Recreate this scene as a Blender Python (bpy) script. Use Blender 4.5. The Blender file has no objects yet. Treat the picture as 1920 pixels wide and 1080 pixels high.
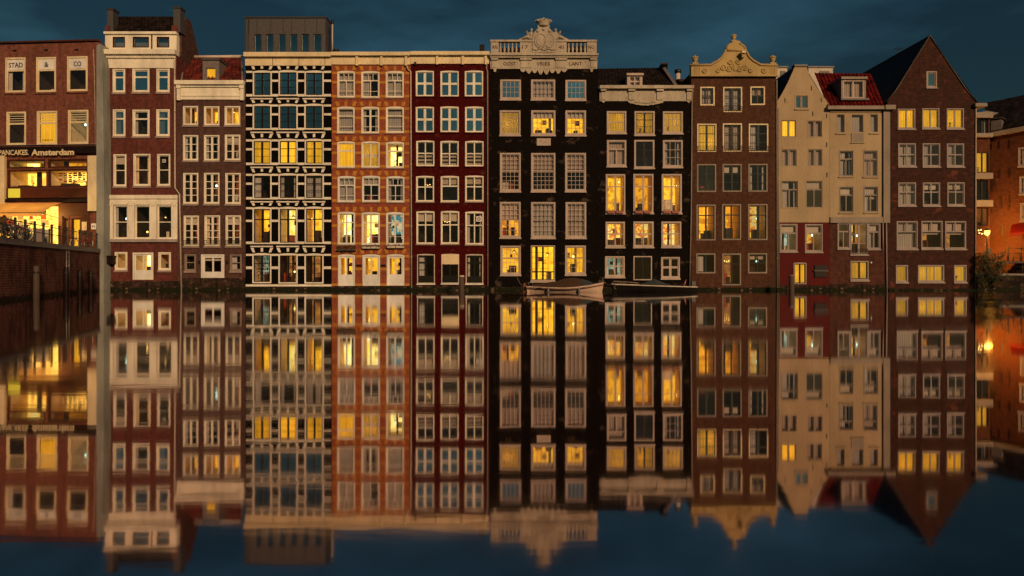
import bpy, bmesh, math, random
from mathutils import Vector, Matrix
from mathutils.geometry import delaunay_2d_cdt
R = math.radians
rng = random.Random(7)
sc = bpy.context.scene
C = sc.collection

# ------------------------------------------------------------------ camera, sky, sun, exposure
F, CX, HY, HC, D = 1400.0, 960.0, 507.0, 1.50, 56.0     # focal length in photo pixels, horizon row, eye height, distance
cd = bpy.data.cameras.new('camera'); cam = bpy.data.objects.new('camera', cd); C.objects.link(cam)
cam.location = (0, -D, HC); cam.rotation_euler = (R(90), 0, 0)
cd.sensor_width = 36; cd.lens = F / 1920 * 36; cd.shift_y = -(540 - HY) / 1920; cd.clip_end = 3000
sc.camera = cam
SUN_AZ, SUN_EL = -25.0, 22.0           # behind the camera, to its right
w = bpy.data.worlds.new('World'); sc.world = w; w.use_nodes = True
nt = w.node_tree; N = nt.nodes; L = nt.links; N.clear()
sky = N.new('ShaderNodeTexSky'); sky.sky_type = 'NISHITA'; sky.sun_disc = False
sky.sun_elevation = R(SUN_EL); sky.sun_rotation = R(180 + SUN_AZ); sky.air_density = 1.4; sky.dust_density = 0.6; sky.ozone_density = 4
hs = N.new('ShaderNodeMix'); hs.data_type = 'RGBA'; hs.blend_type = 'MULTIPLY'; hs.inputs[0].default_value = 1
hs.inputs[7].default_value = (0.140, 0.236, 0.238, 1)
tc = N.new('ShaderNodeTexCoord'); mp = N.new('ShaderNodeMapping'); mp.inputs['Scale'].default_value = (1.0, 1.0, 3.2)
ns = N.new('ShaderNodeTexNoise'); ns.inputs['Scale'].default_value = 2.1; ns.inputs['Detail'].default_value = 7; ns.inputs['Roughness'].default_value = .55
cr = N.new('ShaderNodeMapRange'); cr.inputs[1].default_value = .42; cr.inputs[2].default_value = .70; cr.inputs[3].default_value = .72; cr.inputs[4].default_value = 2.2
m2 = N.new('ShaderNodeMix'); m2.data_type = 'RGBA'; m2.blend_type = 'MULTIPLY'; m2.inputs[0].default_value = 1
bg = N.new('ShaderNodeBackground'); bg.inputs[1].default_value = 0.05
wo = N.new('ShaderNodeOutputWorld')
L.new(sky.outputs[0], hs.inputs[6]); L.new(tc.outputs['Generated'], mp.inputs[0]); L.new(mp.outputs[0], ns.inputs[0]); L.new(ns.outputs[0], cr.inputs[0])
L.new(hs.outputs[2], m2.inputs[6]); L.new(cr.outputs[0], m2.inputs[7]); L.new(m2.outputs[2], bg.inputs[0]); L.new(bg.outputs[0], wo.inputs[0])
sd = bpy.data.lights.new('sun', 'SUN'); sd.energy = 2.85; sd.angle = R(8); sd.color = (1, .635, .335)
so = bpy.data.objects.new('sun', sd); C.objects.link(so)
a, e = R(SUN_AZ), R(SUN_EL)
so.rotation_euler = Vector((math.sin(a) * math.cos(e), math.cos(a) * math.cos(e), -math.sin(e))).to_track_quat('-Z', 'Y').to_euler()
vs = sc.view_settings; sc.display_settings.display_device = 'sRGB'
vs.view_transform = 'Standard'; vs.look = 'None'; vs.exposure = 0; vs.gamma = 1; vs.use_curve_mapping = False
sc.cycles.max_bounces = 6; sc.cycles.transparent_max_bounces = 12; sc.cycles.use_denoising = True
sc.cycles.caustics_reflective = False; sc.cycles.caustics_refractive = False; sc.cycles.sample_clamp_indirect = 3; sc.cycles.sample_clamp_direct = 2.5

# ------------------------------------------------------------------ materials
MATS = {}
def newmat(name):
    m = bpy.data.materials.new(name); m.use_nodes = True; MATS[name] = m
    return m, m.node_tree.nodes, m.node_tree.links, m.node_tree.nodes['Principled BSDF']
def c4(c): return (c[0], c[1], c[2], 1)
def noise(n, l, scale, detail=4, vec=None, rough=.55):
    t = n.new('ShaderNodeTexNoise'); t.inputs['Scale'].default_value = scale; t.inputs['Detail'].default_value = detail; t.inputs['Roughness'].default_value = rough
    if vec: l.new(vec, t.inputs[0])
    return t.outputs[0]
def rangen(n, l, v, a, b, c, d):
    r = n.new('ShaderNodeMapRange'); l.new(v, r.inputs[0])
    for i, x in enumerate((a, b, c, d)): r.inputs[i + 1].default_value = x
    return r.outputs[0]
def mix(n, l, fac, a, b, mode='MIX'):
    m = n.new('ShaderNodeMix'); m.data_type = 'RGBA'; m.blend_type = mode
    for sock, v in ((m.inputs[0], fac), (m.inputs[6], a), (m.inputs[7], b)):
        if hasattr(v, 'is_output') or hasattr(v, 'links'): l.new(v, sock)
        elif isinstance(v, (int, float)): sock.default_value = v
        else: sock.default_value = c4(v)
    return m.outputs[2]
def objco(n, sc_=(1, 1, 1)):
    t = n.new('ShaderNodeTexCoord'); m = n.new('ShaderNodeMapping'); m.inputs['Scale'].default_value = sc_
    n.id_data.links.new(t.outputs['Object'], m.inputs[0]); return m.outputs[0]
def bump(n, l, p, h, strength=.3, dist=.02):
    b = n.new('ShaderNodeBump'); b.inputs['Strength'].default_value = strength; b.inputs['Distance'].default_value = dist
    l.new(h, b.inputs['Height']); l.new(b.outputs[0], p.inputs['Normal'])
def paint(name, col, rough=.55, var=.25, dirt=(.10, .06, .04), dirtamt=.25, sc_=1.0):
    m, n, l, p = newmat(name)
    v = objco(n, (1, 1, .35))
    a = noise(n, l, 1.3 * sc_, 6, v); b = noise(n, l, 14 * sc_, 3, v)
    k = rangen(n, l, a, .3, .7, 1 - var, 1 + var * .4)
    base = mix(n, l, 1.0, col, k, 'MULTIPLY')
    d = rangen(n, l, b, .56, .72, 0, dirtamt)
    l.new(mix(n, l, d, base, dirt), p.inputs['Base Color']); p.inputs['Roughness'].default_value = rough; p.inputs['Specular IOR Level'].default_value = .15
    bump(n, l, p, b, .12, .01)
    return m
def brick(name, c1, c2, mortar, bw=.26, bh=.085, stain=(.03, .02, .015), stainamt=.45, patch=None, patchamt=.0, rough=.85, soft=1.0, patchscale=.9, algae=False):
    c1, c2, mortar = [tuple(.76 * q for q in c_) for c_ in (c1, c2, mortar)]
    m, n, l, p = newmat(name)
    t = n.new('ShaderNodeTexCoord'); s = n.new('ShaderNodeSeparateXYZ'); c = n.new('ShaderNodeCombineXYZ'); ad = n.new('ShaderNodeMath')
    l.new(t.outputs['Object'], s.inputs[0]); l.new(s.outputs[0], ad.inputs[0]); l.new(s.outputs[1], ad.inputs[1])
    l.new(ad.outputs[0], c.inputs[0]); l.new(s.outputs[2], c.inputs[1])
    b = n.new('ShaderNodeTexBrick'); l.new(c.outputs[0], b.inputs[0])
    b.inputs['Color1'].default_value = c4(c1); b.inputs['Color2'].default_value = c4(c2); b.inputs['Mortar'].default_value = c4(mortar)
    b.inputs['Scale'].default_value = 1; b.inputs['Brick Width'].default_value = bw; b.inputs['Row Height'].default_value = bh
    b.inputs['Mortar Size'].default_value = .008; b.inputs['Mortar Smooth'].default_value = .3; b.inputs['Bias'].default_value = 0
    big = noise(n, l, .55, 6, t.outputs['Object'], .6); med = noise(n, l, 3.5, 5, t.outputs['Object'])
    st = objco(n, (2.2, 2.2, .25)); streak = noise(n, l, 1.6, 5, st)
    col = mix(n, l, 1.0, b.outputs[0], rangen(n, l, med, .25, .75, .58, 1.38), 'MULTIPLY')
    col = mix(n, l, rangen(n, l, big, .45, .7, 0, stainamt), col, stain)
    col = mix(n, l, rangen(n, l, streak, .50, .72, 0, min(.9, stainamt * 1.25)), col, stain)
    if algae:
        ed = n.new('ShaderNodeMath'); l.new(s.outputs[2], ed.inputs[0]); l.new(rangen(n, l, med, .2, .8, -.16, .16), ed.inputs[1])
        col = mix(n, l, rangen(n, l, ed.outputs[0], .16, .30, .9, 0), col, (.012, .016, .008))
    if patch:
        pn = noise(n, l, patchscale, 8, objco(n, (1, 1, 1.6)), .68)
        col = mix(n, l, rangen(n, l, pn, .57, .66, 0, patchamt), col, patch)
    l.new(col, p.inputs['Base Color']); p.inputs['Roughness'].default_value = rough; p.inputs['Specular IOR Level'].default_value = .06
    bump(n, l, p, b.outputs[1], -.35 * soft, .01)
    return m
def tile(name, c1, c2):
    m, n, l, p = newmat(name)
    v = objco(n, (3.5, 1.2, 1.2)); a = noise(n, l, 1.2, 3, v); b = noise(n, l, .5, 5, objco(n))
    col = mix(n, l, rangen(n, l, a, .35, .65, 0, 1), c1, c2)
    vo = n.new('ShaderNodeTexVoronoi'); vo.inputs['Scale'].default_value = 3.2; vo.inputs['Randomness'].default_value = .3; l.new(objco(n), vo.inputs[0]); sp = n.new('ShaderNodeSeparateColor'); l.new(vo.outputs['Color'], sp.inputs[0])
    col = mix(n, l, 1.0, col, rangen(n, l, sp.outputs[0], 0, 1, .45, 1.5), 'MULTIPLY')
    col = mix(n, l, rangen(n, l, b, .5, .7, 0, .6), col, (.012, .008, .007))
    l.new(col, p.inputs['Base Color']); p.inputs['Roughness'].default_value = .6; p.inputs['Specular IOR Level'].default_value = .15
    return m
def plain(name, col, rough=.6, metal=0):
    m, n, l, p = newmat(name); k = rangen(n, l, noise(n, l, 5, 4, objco(n)), .3, .7, .75, 1.15)
    l.new(mix(n, l, 1.0, col, k, 'MULTIPLY'), p.inputs['Base Color']); p.inputs['Roughness'].default_value = rough; p.inputs['Metallic'].default_value = metal
    return m
def glow(name, ca, cb, strength, scale=(2.2, 2.2, 1.1), lo=.42, hi=.6, cc=None):
    """a lit interior: wall colours, shelves and hangings that give off the room's lamplight"""
    m, n, l, p = newmat(name); n.remove(p)
    v = objco(n, scale); a = noise(n, l, 1.6, 3, v)
    col = mix(n, l, rangen(n, l, a, lo, hi, 0, 1), ca, cb)
    if cc:
        vo = n.new('ShaderNodeTexVoronoi'); vo.distance = 'CHEBYCHEV'; vo.inputs['Scale'].default_value = 3.0; l.new(objco(n, (1.2, 1, 1)), vo.inputs[0])
        s = n.new('ShaderNodeSeparateColor'); l.new(vo.outputs['Color'], s.inputs[0])
        col = mix(n, l, rangen(n, l, s.outputs[0], .76, .79, 0, .7), col, cc)
    em = n.new('ShaderNodeEmission'); l.new(col, em.inputs[0])
    if strength > 3: em.inputs[1].default_value = strength
    else:
        oi = n.new('ShaderNodeObjectInfo'); l.new(rangen(n, l, oi.outputs['Random'], 0, 1, strength * .72, strength * 1.38), em.inputs[1])
    l.new(em.outputs[0], n['Material Output'].inputs[0])
    return m
def backlit(name):
    m = MATS[name]; n = m.node_tree.nodes; l = m.node_tree.links; o = n['Material Output']; em = o.inputs[0].links[0].from_node
    t = n.new('ShaderNodeBsdfTranslucent'); t.inputs[0].default_value = (.85, .55, .14, 1); a = n.new('ShaderNodeAddShader'); l.new(em.outputs[0], a.inputs[0]); l.new(t.outputs[0], a.inputs[1]); l.new(a.outputs[0], o.inputs[0])
def glass(name, fac, tint=(1, 1, 1), rough=.015, sky_tint=(1, 1, 1)):
    m, n, l, p = newmat(name); n.remove(p)
    t = n.new('ShaderNodeBsdfTransparent'); t.inputs[0].default_value = c4(tint)
    g = n.new('ShaderNodeBsdfGlossy'); g.inputs['Roughness'].default_value = rough; g.inputs['Color'].default_value = c4(sky_tint)
    b = n.new('ShaderNodeBump'); b.inputs['Strength'].default_value = .25; b.inputs['Distance'].default_value = .01
    l.new(noise(n, l, 1.4, 2, objco(n)), b.inputs['Height']); l.new(b.outputs[0], g.inputs['Normal'])
    x = n.new('ShaderNodeMixShader'); x.inputs[0].default_value = fac
    l.new(t.outputs[0], x.inputs[1]); l.new(g.outputs[0], x.inputs[2]); l.new(x.outputs[0], n['Material Output'].inputs[0])
    return m

paint('cream', (.86, .79, .65)); paint('cream_grey', (.60, .52, .44), dirtamt=.4); paint('white_paint', (.80, .78, .74)); paint('pink_white', (.50, .40, .345))  # pink_white lowered so the right-hand houses look less lit
paint('ivory', (.80, .66, .42), dirtamt=.35); paint('ochre_cream_dimmed', (.42, .315, .195), .7, .22, (.20, .11, .05), .4, .5); paint('cream_dimmed', (.28, .23, .185))  # right-hand creams darkened in colour to imitate light fading along the row
paint('stone_white', (.48, .42, .335), .7, .35, (.20, .08, .03), .7, .8); paint('gold_cream', (.46, .335, .145), .65, .25, (.35, .17, .05), .45)  # stone_white carries the same painted falloff towards the right
paint('sash_black', (.012, .010, .009), .4); paint('sash_green', (.012, .022, .016), .4); paint('door_black', (.014, .014, .011), .35); paint('sign_black', (.012, .006, .006), .5, .1)
paint('frame_brown', (.07, .022, .012), .5); paint('sill_stone', (.33, .25, .22), .8); paint('sill_pink', (.38, .315, .295), .8)  # sill_pink darkened too, standing in for weaker light on the right
paint('white_plaster', (.30, .31, .29), .8, .35, (.13, .13, .12), .5); paint('red_plaster', (.085, .002, .0012), .65, .3, (.02, .004, .004), .4)
brick('brick_rose', (.30, .10, .07), (.24, .072, .052), (.22, .13, .10), stainamt=.35)
brick('brick_red', (.200, .058, .048), (.165, .045, .038), (.15, .06, .05), bh=.07, stainamt=.45, soft=.5)
brick('brick_brown', (.135, .068, .058), (.115, .054, .047), (.12, .075, .065), bh=.07, stainamt=.3, patch=(.20, .07, .05), patchamt=.6, soft=.5)
brick('brick_black', (.0035, .0028, .0026), (.0055, .0045, .004), (.006, .005, .0045), bh=.075, stainamt=.2, stain=(.004, .003, .003), soft=.5)
brick('brick_orange', (.43, .105, .048), (.36, .085, .040), (.32, .13, .07), bh=.075, stainamt=.22, stain=(.16, .04, .03), soft=.6)
paint('band_yellow', (.52, .225, .035), .8, .3, (.3, .1, .03), .3); paint('band_white', (.84, .77, .66), .7, .2, (.25, .17, .12), .3)
brick('brick_ruby', (.090, .0055, .0050), (.075, .0045, .0045), (.06, .005, .005), bh=.08, stainamt=.45, stain=(.030, .003, .003), patch=(.14, .05, .045), patchamt=.45, soft=.6, patchscale=1.8)
brick('brick_tar', (.0070, .0045, .0036), (.0100, .0062, .005), (.009, .0068, .006), bh=.09, stainamt=.3, stain=(.004, .003, .003), patch=(.085, .060, .048), patchamt=.8, patchscale=.8)
brick('brick_umber', (.118, .050, .030), (.098, .040, .025), (.12, .065, .045), bh=.07, stainamt=.3, soft=.5)  # umber, dark and chest bricks darkened to imitate dimmer light at right
brick('brick_dark', (.076, .030, .022), (.052, .022, .017), (.105, .056, .041), bw=.3, bh=.11, stainamt=.45, patch=(.17, .05, .035), patchamt=.7)
brick('brick_chest', (.130, .048, .034), (.10, .038, .028), (.12, .06, .045), bh=.085, stainamt=.35)
brick('brick_quay', (.26, .085, .068), (.18, .062, .050), (.42, .27, .23), bw=.34, bh=.13, stainamt=.8, stain=(.012, .008, .008), patch=(.36, .26, .22), patchamt=.4, patchscale=2.2, algae=True)
brick('brick_amber', (.150, .050, .024), (.115, .038, .020), (.12, .05, .03), bh=.08, stainamt=.35)
brick('base_stone', (.075, .044, .034), (.042, .026, .021), (.02, .015, .013), bw=.8, bh=.32, stainamt=.8, stain=(.008, .008, .006), patch=(.24, .14, .10), patchamt=.7, patchscale=2.5, algae=True)
tile('tile_black', (.022, .014, .011), (.012, .008, .007)); tile('tile_maroon', (.17, .030, .024), (.07, .016, .014)); tile('tile_red', (.15, .008, .006), (.07, .005, .005))
plain('zinc', (.070, .064, .066), .55); plain('zinc_dark', (.035, .032, .030), .5); plain('lead_grey', (.17, .14, .135), .6); plain('iron', (.010, .009, .008), .5); plain('pipe_cream', (.52, .44, .36), .5)
plain('wood_wet', (.075, .050, .038), .8); plain('bark', (.03, .02, .014), .9); plain('terracotta', (.36, .13, .10), .8); plain('stone_kerb', (.22, .19, .18), .8); plain('asphalt', (.05, .05, .05), .85)
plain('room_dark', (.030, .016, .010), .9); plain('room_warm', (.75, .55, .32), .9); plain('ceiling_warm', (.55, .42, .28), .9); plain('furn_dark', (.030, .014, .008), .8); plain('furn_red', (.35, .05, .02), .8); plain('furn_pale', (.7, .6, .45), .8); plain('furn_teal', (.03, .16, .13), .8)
plain('leaf_dark', (.035, .045, .016), .8); plain('leaf_mid', (.075, .070, .020), .8); plain('leaf_rust', (.13, .045, .015), .8)
paint('curtain_grey', (.50, .46, .44), .9, .15); paint('curtain_pink', (.52, .40, .34), .9, .15); paint('blind_pale', (.56, .47, .38), .9, .12)
glow('glow_yellow', (.97, .51, .024), (.88, .39, .014), 1.4, cc=(.55, .20, .012)); glow('glow_amber', (.80, .34, .014), (.66, .24, .009), 1.4, cc=(.30, .08, .006))
glow('glow_pale', (1.0, .80, .22), (1.0, .64, .07), 1.75, cc=(1.0, .9, .5)); glow('glow_orange', (.66, .20, .012), (.40, .085, .006), 1.2, cc=(.16, .03, .004)); glow('glow_ember', (.16, .030, .006), (.075, .016, .005), .9, cc=(.26, .07, .01))
glow('glow_curtain', (.95, .49, .024), (.74, .33, .012), .95, (7, 2, .1)); glow('glow_curtain_dull', (.64, .34, .035), (.46, .21, .020), .72, (7, 2, .1)); backlit('glow_curtain'); backlit('glow_curtain_dull'); glow('glow_party', (.85, .50, .05), (.60, .11, .02), 1.15, (4, 4, 4), .46, .54, cc=(.75, .62, .2))
glow('glow_colour', (.9, .75, .35), (.03, .30, .32), 1.0, (2.5, 2.5, 2.0), .46, .52, cc=(.65, .10, .06)); glow('glow_mint', (.50, .62, .42), (.12, .22, .15), .8, cc=(.6, .65, .5)); glow('glow_shop', (1.0, .68, .12), (.95, .45, .03), 2.0, (3, 3, 3), cc=(.85, .25, .02)); glow('glow_brown', (.36, .13, .03), (.22, .07, .02), 1.1, cc=(.55, .25, .04))
glow('bulb', (1.0, .62, .16), (1.0, .60, .14), 30); glow('bulb_cool', (.55, 1.0, .75), (.55, 1.0, .75), 4); glow('street_bulb', (1.0, .60, .08), (1.0, .60, .08), 8); glow('spot_yellow', (1.0, .72, .05), (1.0, .66, .05), 1.0)
glass('glass', .11, sky_tint=(1, .55, .40)); glass('glass_sky', .58, (.8, .85, .85), sky_tint=(.95, 1, .82)); glass('glass_half', .22, sky_tint=(1, .46, .30))  # dusk sky colour put into the reflection tint: warm panes, teal for glass_sky
# water: a nearly still canal, slightly roughened by the long exposure
def make_water():
    m, n, l, p = newmat('water')
    p.inputs['Base Color'].default_value = (.53, .395, .385, 1); p.inputs['Metallic'].default_value = 1
    rr = rangen(n, l, noise(n, l, .16, 4, objco(n, (.5, 1.6, 1))), .38, .66, .026, .062)
    l.new(rr, p.inputs['Roughness'])
    b = n.new('ShaderNodeBump'); b.inputs['Distance'].default_value = .02
    l.new(rangen(n, l, noise(n, l, .09, 3, objco(n, (.6, 1.4, 1))), .45, .65, .02, .08), b.inputs['Strength'])
    l.new(noise(n, l, 1.1, 3, objco(n, (.5, 1.5, 1))), b.inputs['Height']); l.new(b.outputs[0], p.inputs['Normal'])
make_water()
# hull paints
paint('hull_cream', (.62, .45, .36), .4, .2, (.25, .10, .05), .4); paint('hull_black', (.012, .010, .010), .35); plain('tarp_brown', (.055, .026, .012), .8); plain('tarp_blue', (.035, .05, .06), .6); plain('flag_red', (.35, .06, .05), .8); plain('rust', (.20, .06, .025), .8)
paint('awning_cloth', (.42, .29, .25), .8, .15); plain('tyre_black', (.010, .010, .010), .7); paint('tyre_cream', (.62, .55, .42), .7); plain('bike_red', (.34, .03, .03), .4); plain('bike_black', (.012, .012, .012), .35); plain('bike_blue', (.05, .08, .13), .4); plain('bike_grey', (.30, .28, .26), .4); plain('crate_brown', (.16, .08, .04), .8); plain('steel', (.35, .33, .31), .4, .8); plain('leather', (.03, .016, .01), .6)

# ------------------------------------------------------------------ mesh helpers
class MB:
    def __init__(s): s.v = []; s.f = []; s.m = []; s.mats = []; s.sm = []
    def mi(s, m):
        if m not in s.mats: s.mats.append(m)
        return s.mats.index(m)
    def add(s, vs_, fs, m, smooth=False):
        o = len(s.v); i = s.mi(m); s.v += [tuple(q) for q in vs_]
        for f in fs: s.f.append([o + k for k in f]); s.m.append(i); s.sm.append(smooth)
    def box(s, x0, x1, y0, y1, z0, z1, m):
        if x0 > x1: x0, x1 = x1, x0
        if y0 > y1: y0, y1 = y1, y0
        if z0 > z1: z0, z1 = z1, z0
        s.add([(x0, y0, z0), (x1, y0, z0), (x1, y1, z0), (x0, y1, z0), (x0, y0, z1), (x1, y0, z1), (x1, y1, z1), (x0, y1, z1)],
              [(0, 3, 2, 1), (4, 5, 6, 7), (0, 1, 5, 4), (1, 2, 6, 5), (2, 3, 7, 6), (3, 0, 4, 7)], m)
    def quad(s, a, b, c, d, m): s.add([a, b, c, d], [(0, 1, 2, 3)], m)
    def prism(s, pts, y0, y1, m):
        """polygon in x,z given a thickness from y0 to y1"""
        n = len(pts); vv = [(x, y0, z) for x, z in pts] + [(x, y1, z) for x, z in pts]
        tri = tess(pts)
        fs = [tuple(t) for t in tri] + [tuple(n + k for k in reversed(t)) for t in tri] + [(i, i + n, (i + 1) % n + n, (i + 1) % n) for i in range(n)]
        s.add(vv, fs, m)
    def tube(s, path, r, m, n=7, closed=False, smooth=True):
        P = [Vector(p) for p in path]; k = len(P); ring = []
        rr = r if isinstance(r, (list, tuple)) else [r] * k
        up = Vector((.123, .31, .94))
        vv = []
        for i, p in enumerate(P):
            t = (P[(i + 1) % k] - P[i - 1]) if closed else (P[min(i + 1, k - 1)] - P[max(i - 1, 0)])
            if t.length < 1e-9: t = Vector((0, 0, 1))
            t.normalize()
            a_ = t.cross(up)
            if a_.length < .05: a_ = t.cross(Vector((1, 0, 0)))
            a_.normalize(); b_ = t.cross(a_)
            for j in range(n):
                q = 2 * math.pi * j / n; vv.append(p + (a_ * math.cos(q) + b_ * math.sin(q)) * rr[i])
        fs = []
        for i in range(k if closed else k - 1):
            for j in range(n):
                a0 = i * n + j; a1 = i * n + (j + 1) % n; b0 = ((i + 1) % k) * n + j; b1 = ((i + 1) % k) * n + (j + 1) % n
                fs.append((a0, a1, b1, b0))
        if not closed: fs += [tuple(range(n - 1, -1, -1)), tuple((k - 1) * n + j for j in range(n))]
        s.add(vv, fs, m, smooth)
    def lathe(s, cx, cy, prof, m, n=14):
        vv = []; fs = []
        for r, z in prof:
            for j in range(n): q = 2 * math.pi * j / n; vv.append((cx + r * math.cos(q), cy + r * math.sin(q), z))
        for i in range(len(prof) - 1):
            for j in range(n): fs.append((i * n + j, i * n + (j + 1) % n, (i + 1) * n + (j + 1) % n, (i + 1) * n + j))
        fs += [tuple(range(n - 1, -1, -1)), tuple((len(prof) - 1) * n + j for j in range(n))]
        s.add(vv, fs, m, True)
    def ball(s, c, r, m, n=10, k=7):
        rx, ry, rz = r if isinstance(r, (tuple, list)) else (r, r, r)
        vv = []; fs = []
        for i in range(k + 1):
            t = math.pi * (i + .0001) / (k + .0002)
            for j in range(n): q = 2 * math.pi * j / n; vv.append((c[0] + rx * math.sin(t) * math.cos(q), c[1] + ry * math.sin(t) * math.sin(q), c[2] + rz * math.cos(t)))
        for i in range(k):
            for j in range(n): fs.append((i * n + j, (i + 1) * n + j, (i + 1) * n + (j + 1) % n, i * n + (j + 1) % n))
        s.add(vv, fs, m, True)
    def build(s, name, parent=None, smooth=None):
        me = bpy.data.meshes.new(name); me.from_pydata(s.v, [], s.f)
        for m in s.mats: me.materials.append(MATS[m])
        me.polygons.foreach_set('material_index', s.m); me.polygons.foreach_set('use_smooth', s.sm); me.update()
        o = bpy.data.objects.new(name, me); C.objects.link(o)
        if parent: o.parent = parent
        return o
def inside(p, poly):
    x, y = p; c = False; n = len(poly)
    for i in range(n):
        x0, y0 = poly[i]; x1, y1 = poly[i - 1]
        if (y0 > y) != (y1 > y) and x < (x1 - x0) * (y - y0) / (y1 - y0) + x0: c = not c
    return c
def tess(pts):
    n = len(pts); r = delaunay_2d_cdt([Vector(p) for p in pts], [(i, (i + 1) % n) for i in range(n)], [], 0, 1e-6)
    out = []; V = r[0]; orig = r[3]
    for f in r[2]:
        c = sum((V[k] for k in f), Vector((0, 0))) / len(f)
        if inside(c, pts) and all(orig[k] for k in f): out.append([orig[k][0] for k in f])
    return out
def thing(name, label, cat, loc=(0, 0, 0), rz=0, group=None):
    o = bpy.data.objects.new(name, None); C.objects.link(o); o.location = loc; o.rotation_euler = (0, 0, rz); o.empty_display_size = .2
    return tag(o, label, cat, group)
def tag(o, label, cat, group=None):
    o['label'] = label; o['category'] = cat
    if group: o['group'] = group
    return o
def struct(o): o['kind'] = 'structure'; return o
def text_mesh(name, s, parent, place, h, width, m, extrude=.01, bold=.0):
    """lettering centred at place=(u, v, z), cap height h, stretched to width"""
    cu = bpy.data.curves.new('t', 'FONT'); cu.body = s; cu.size = 1; cu.extrude = .02; cu.offset = bold; cu.resolution_u = 3
    o = bpy.data.objects.new('t', cu); C.objects.link(o); dg = bpy.context.evaluated_depsgraph_get(); dg.update()
    me = bpy.data.meshes.new_from_object(o.evaluated_get(dg)); bpy.data.objects.remove(o); bpy.data.curves.remove(cu)
    xs = [v.co.x for v in me.vertices]; ys = [v.co.y for v in me.vertices]
    sx = width / (max(xs) - min(xs)); sy = h / (max(ys) - min(ys)); cx = (max(xs) + min(xs)) / 2; cy = (max(ys) + min(ys)) / 2
    for v in me.vertices: x, y, z = v.co; v.co = (place[0] + (x - cx) * sx, place[1] - z / .02 * extrude, place[2] + (y - cy) * sy)
    me.materials.clear(); me.materials.append(MATS[m]); me.name = name
    ob = bpy.data.objects.new(name, me); C.objects.link(ob); ob.parent = parent
    return ob

# ------------------------------------------------------------------ houses
# bar layouts: (axis, place, from, to, thickness) as fractions of the sash; y counts from the top
def grid(nx, ny, t=.8, mid=None, tm=2.2):
    b = [('v', i / nx, 0, 1, t) for i in range(1, nx)] + [('h', j / ny, 0, 1, t) for j in range(1, ny)]
    if mid is not None: b.append(('h', mid, 0, 1, tm))
    return b
LAY = {'O': [], 'T': [('h', .31, 0, 1, 3)], 'M': [('h', .5, 0, 1, 1.6)], 'V': [('v', .5, 0, 1, 4)], 'Vn': [('v', .5, 0, 1, 2.5)],
       '2x2': [('v', .5, 0, 1, 4.5), ('h', .48, 0, 1, 4)], '2x2n': [('v', .5, 0, 1, 2.2), ('h', .48, 0, 1, 2.2)], '2x2h': [('v', .5, 0, 1, 2.2), ('h', .40, 0, 1, 2.2)],
       '2x3': [('v', .5, 0, 1, 4)] + [('h', i / 3, 0, 1, 1.3) for i in (1, 2)], '2x4': [('v', .5, 0, 1, 4)] + [('h', i / 4, 0, 1, 1.3) for i in (1, 2, 3)],
       'dark': [('v', .5, 0, 1, 3.6), ('h', .33, 0, 1, 1.3), ('h', .68, 0, 1, .7)], 'darkT': [('v', .5, 0, 1, 3), ('h', .30, 0, 1, 2), ('h', .82, 0, 1, .6)],
       '3o2': [('h', .30, 0, 1, 2), ('v', .333, 0, .3, 1), ('v', .667, 0, .3, 1), ('v', .5, .3, 1, 1.4), ('h', .78, 0, 1, .8)],
       'To': [('h', .30, 0, 1, 2), ('h', .78, 0, 1, .8)], 'TV': [('h', .31, 0, 1, 2.5), ('v', .5, .31, 1, 2)], 'TV3': [('h', .3, 0, 1, 2), ('v', .5, 0, 1, 3.4), ('h', .78, 0, 1, .8)],
       'TVv': [('h', .36, 0, 1, 2.4), ('v', .5, 0, .36, 2.4)], '4x3': grid(4, 3), '5x3': grid(5, 3), '4x4': grid(4, 4), '5x4': grid(5, 4),
       '4x8': grid(4, 8, .8, .46), '5x8': grid(5, 8, .8, .46), '4x6': grid(4, 6, .8, .5), '5x6': grid(5, 6, .8, .5), '4x5': grid(4, 5, .7, .42), 'door5': [('v', .5, 0, 1, 3.6), ('v', .25, 0, 1, .6), ('v', .75, 0, 1, .6), ('h', .77, 0, 1, 2.2)] + [('h', i / 6, 0, .77, .6) for i in range(1, 5)],
       'doors': [('v', .5, 0, 1, 2.5)], '3x3': grid(3, 3, .9, .33, 2), '2x1': [('v', .5, 0, 1, 3)], 'lou': [('h', .07, 0, 1, 1.2), ('h', .15, 0, 1, 1.2), ('h', .23, 0, 1, 1.2), ('h', .33, 0, 1, 3.4)], 'sign': [('h', .35, 0, 1, 2.6)],
       '3v': [('v', .333, 0, 1, 1.6), ('v', .667, 0, 1, 1.6)], 'cross9': [('v', .5, 0, 1, 3), ('h', .30, 0, 1, 1.6), ('h', .68, 0, 1, .6)], 'T9': [('h', .28, 0, 1, 2), ('v', .5, 0, 1, 3), ('h', .52, 0, 1, .6), ('h', .77, 0, 1, .6)]}
PX = 1 / 25.0
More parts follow.
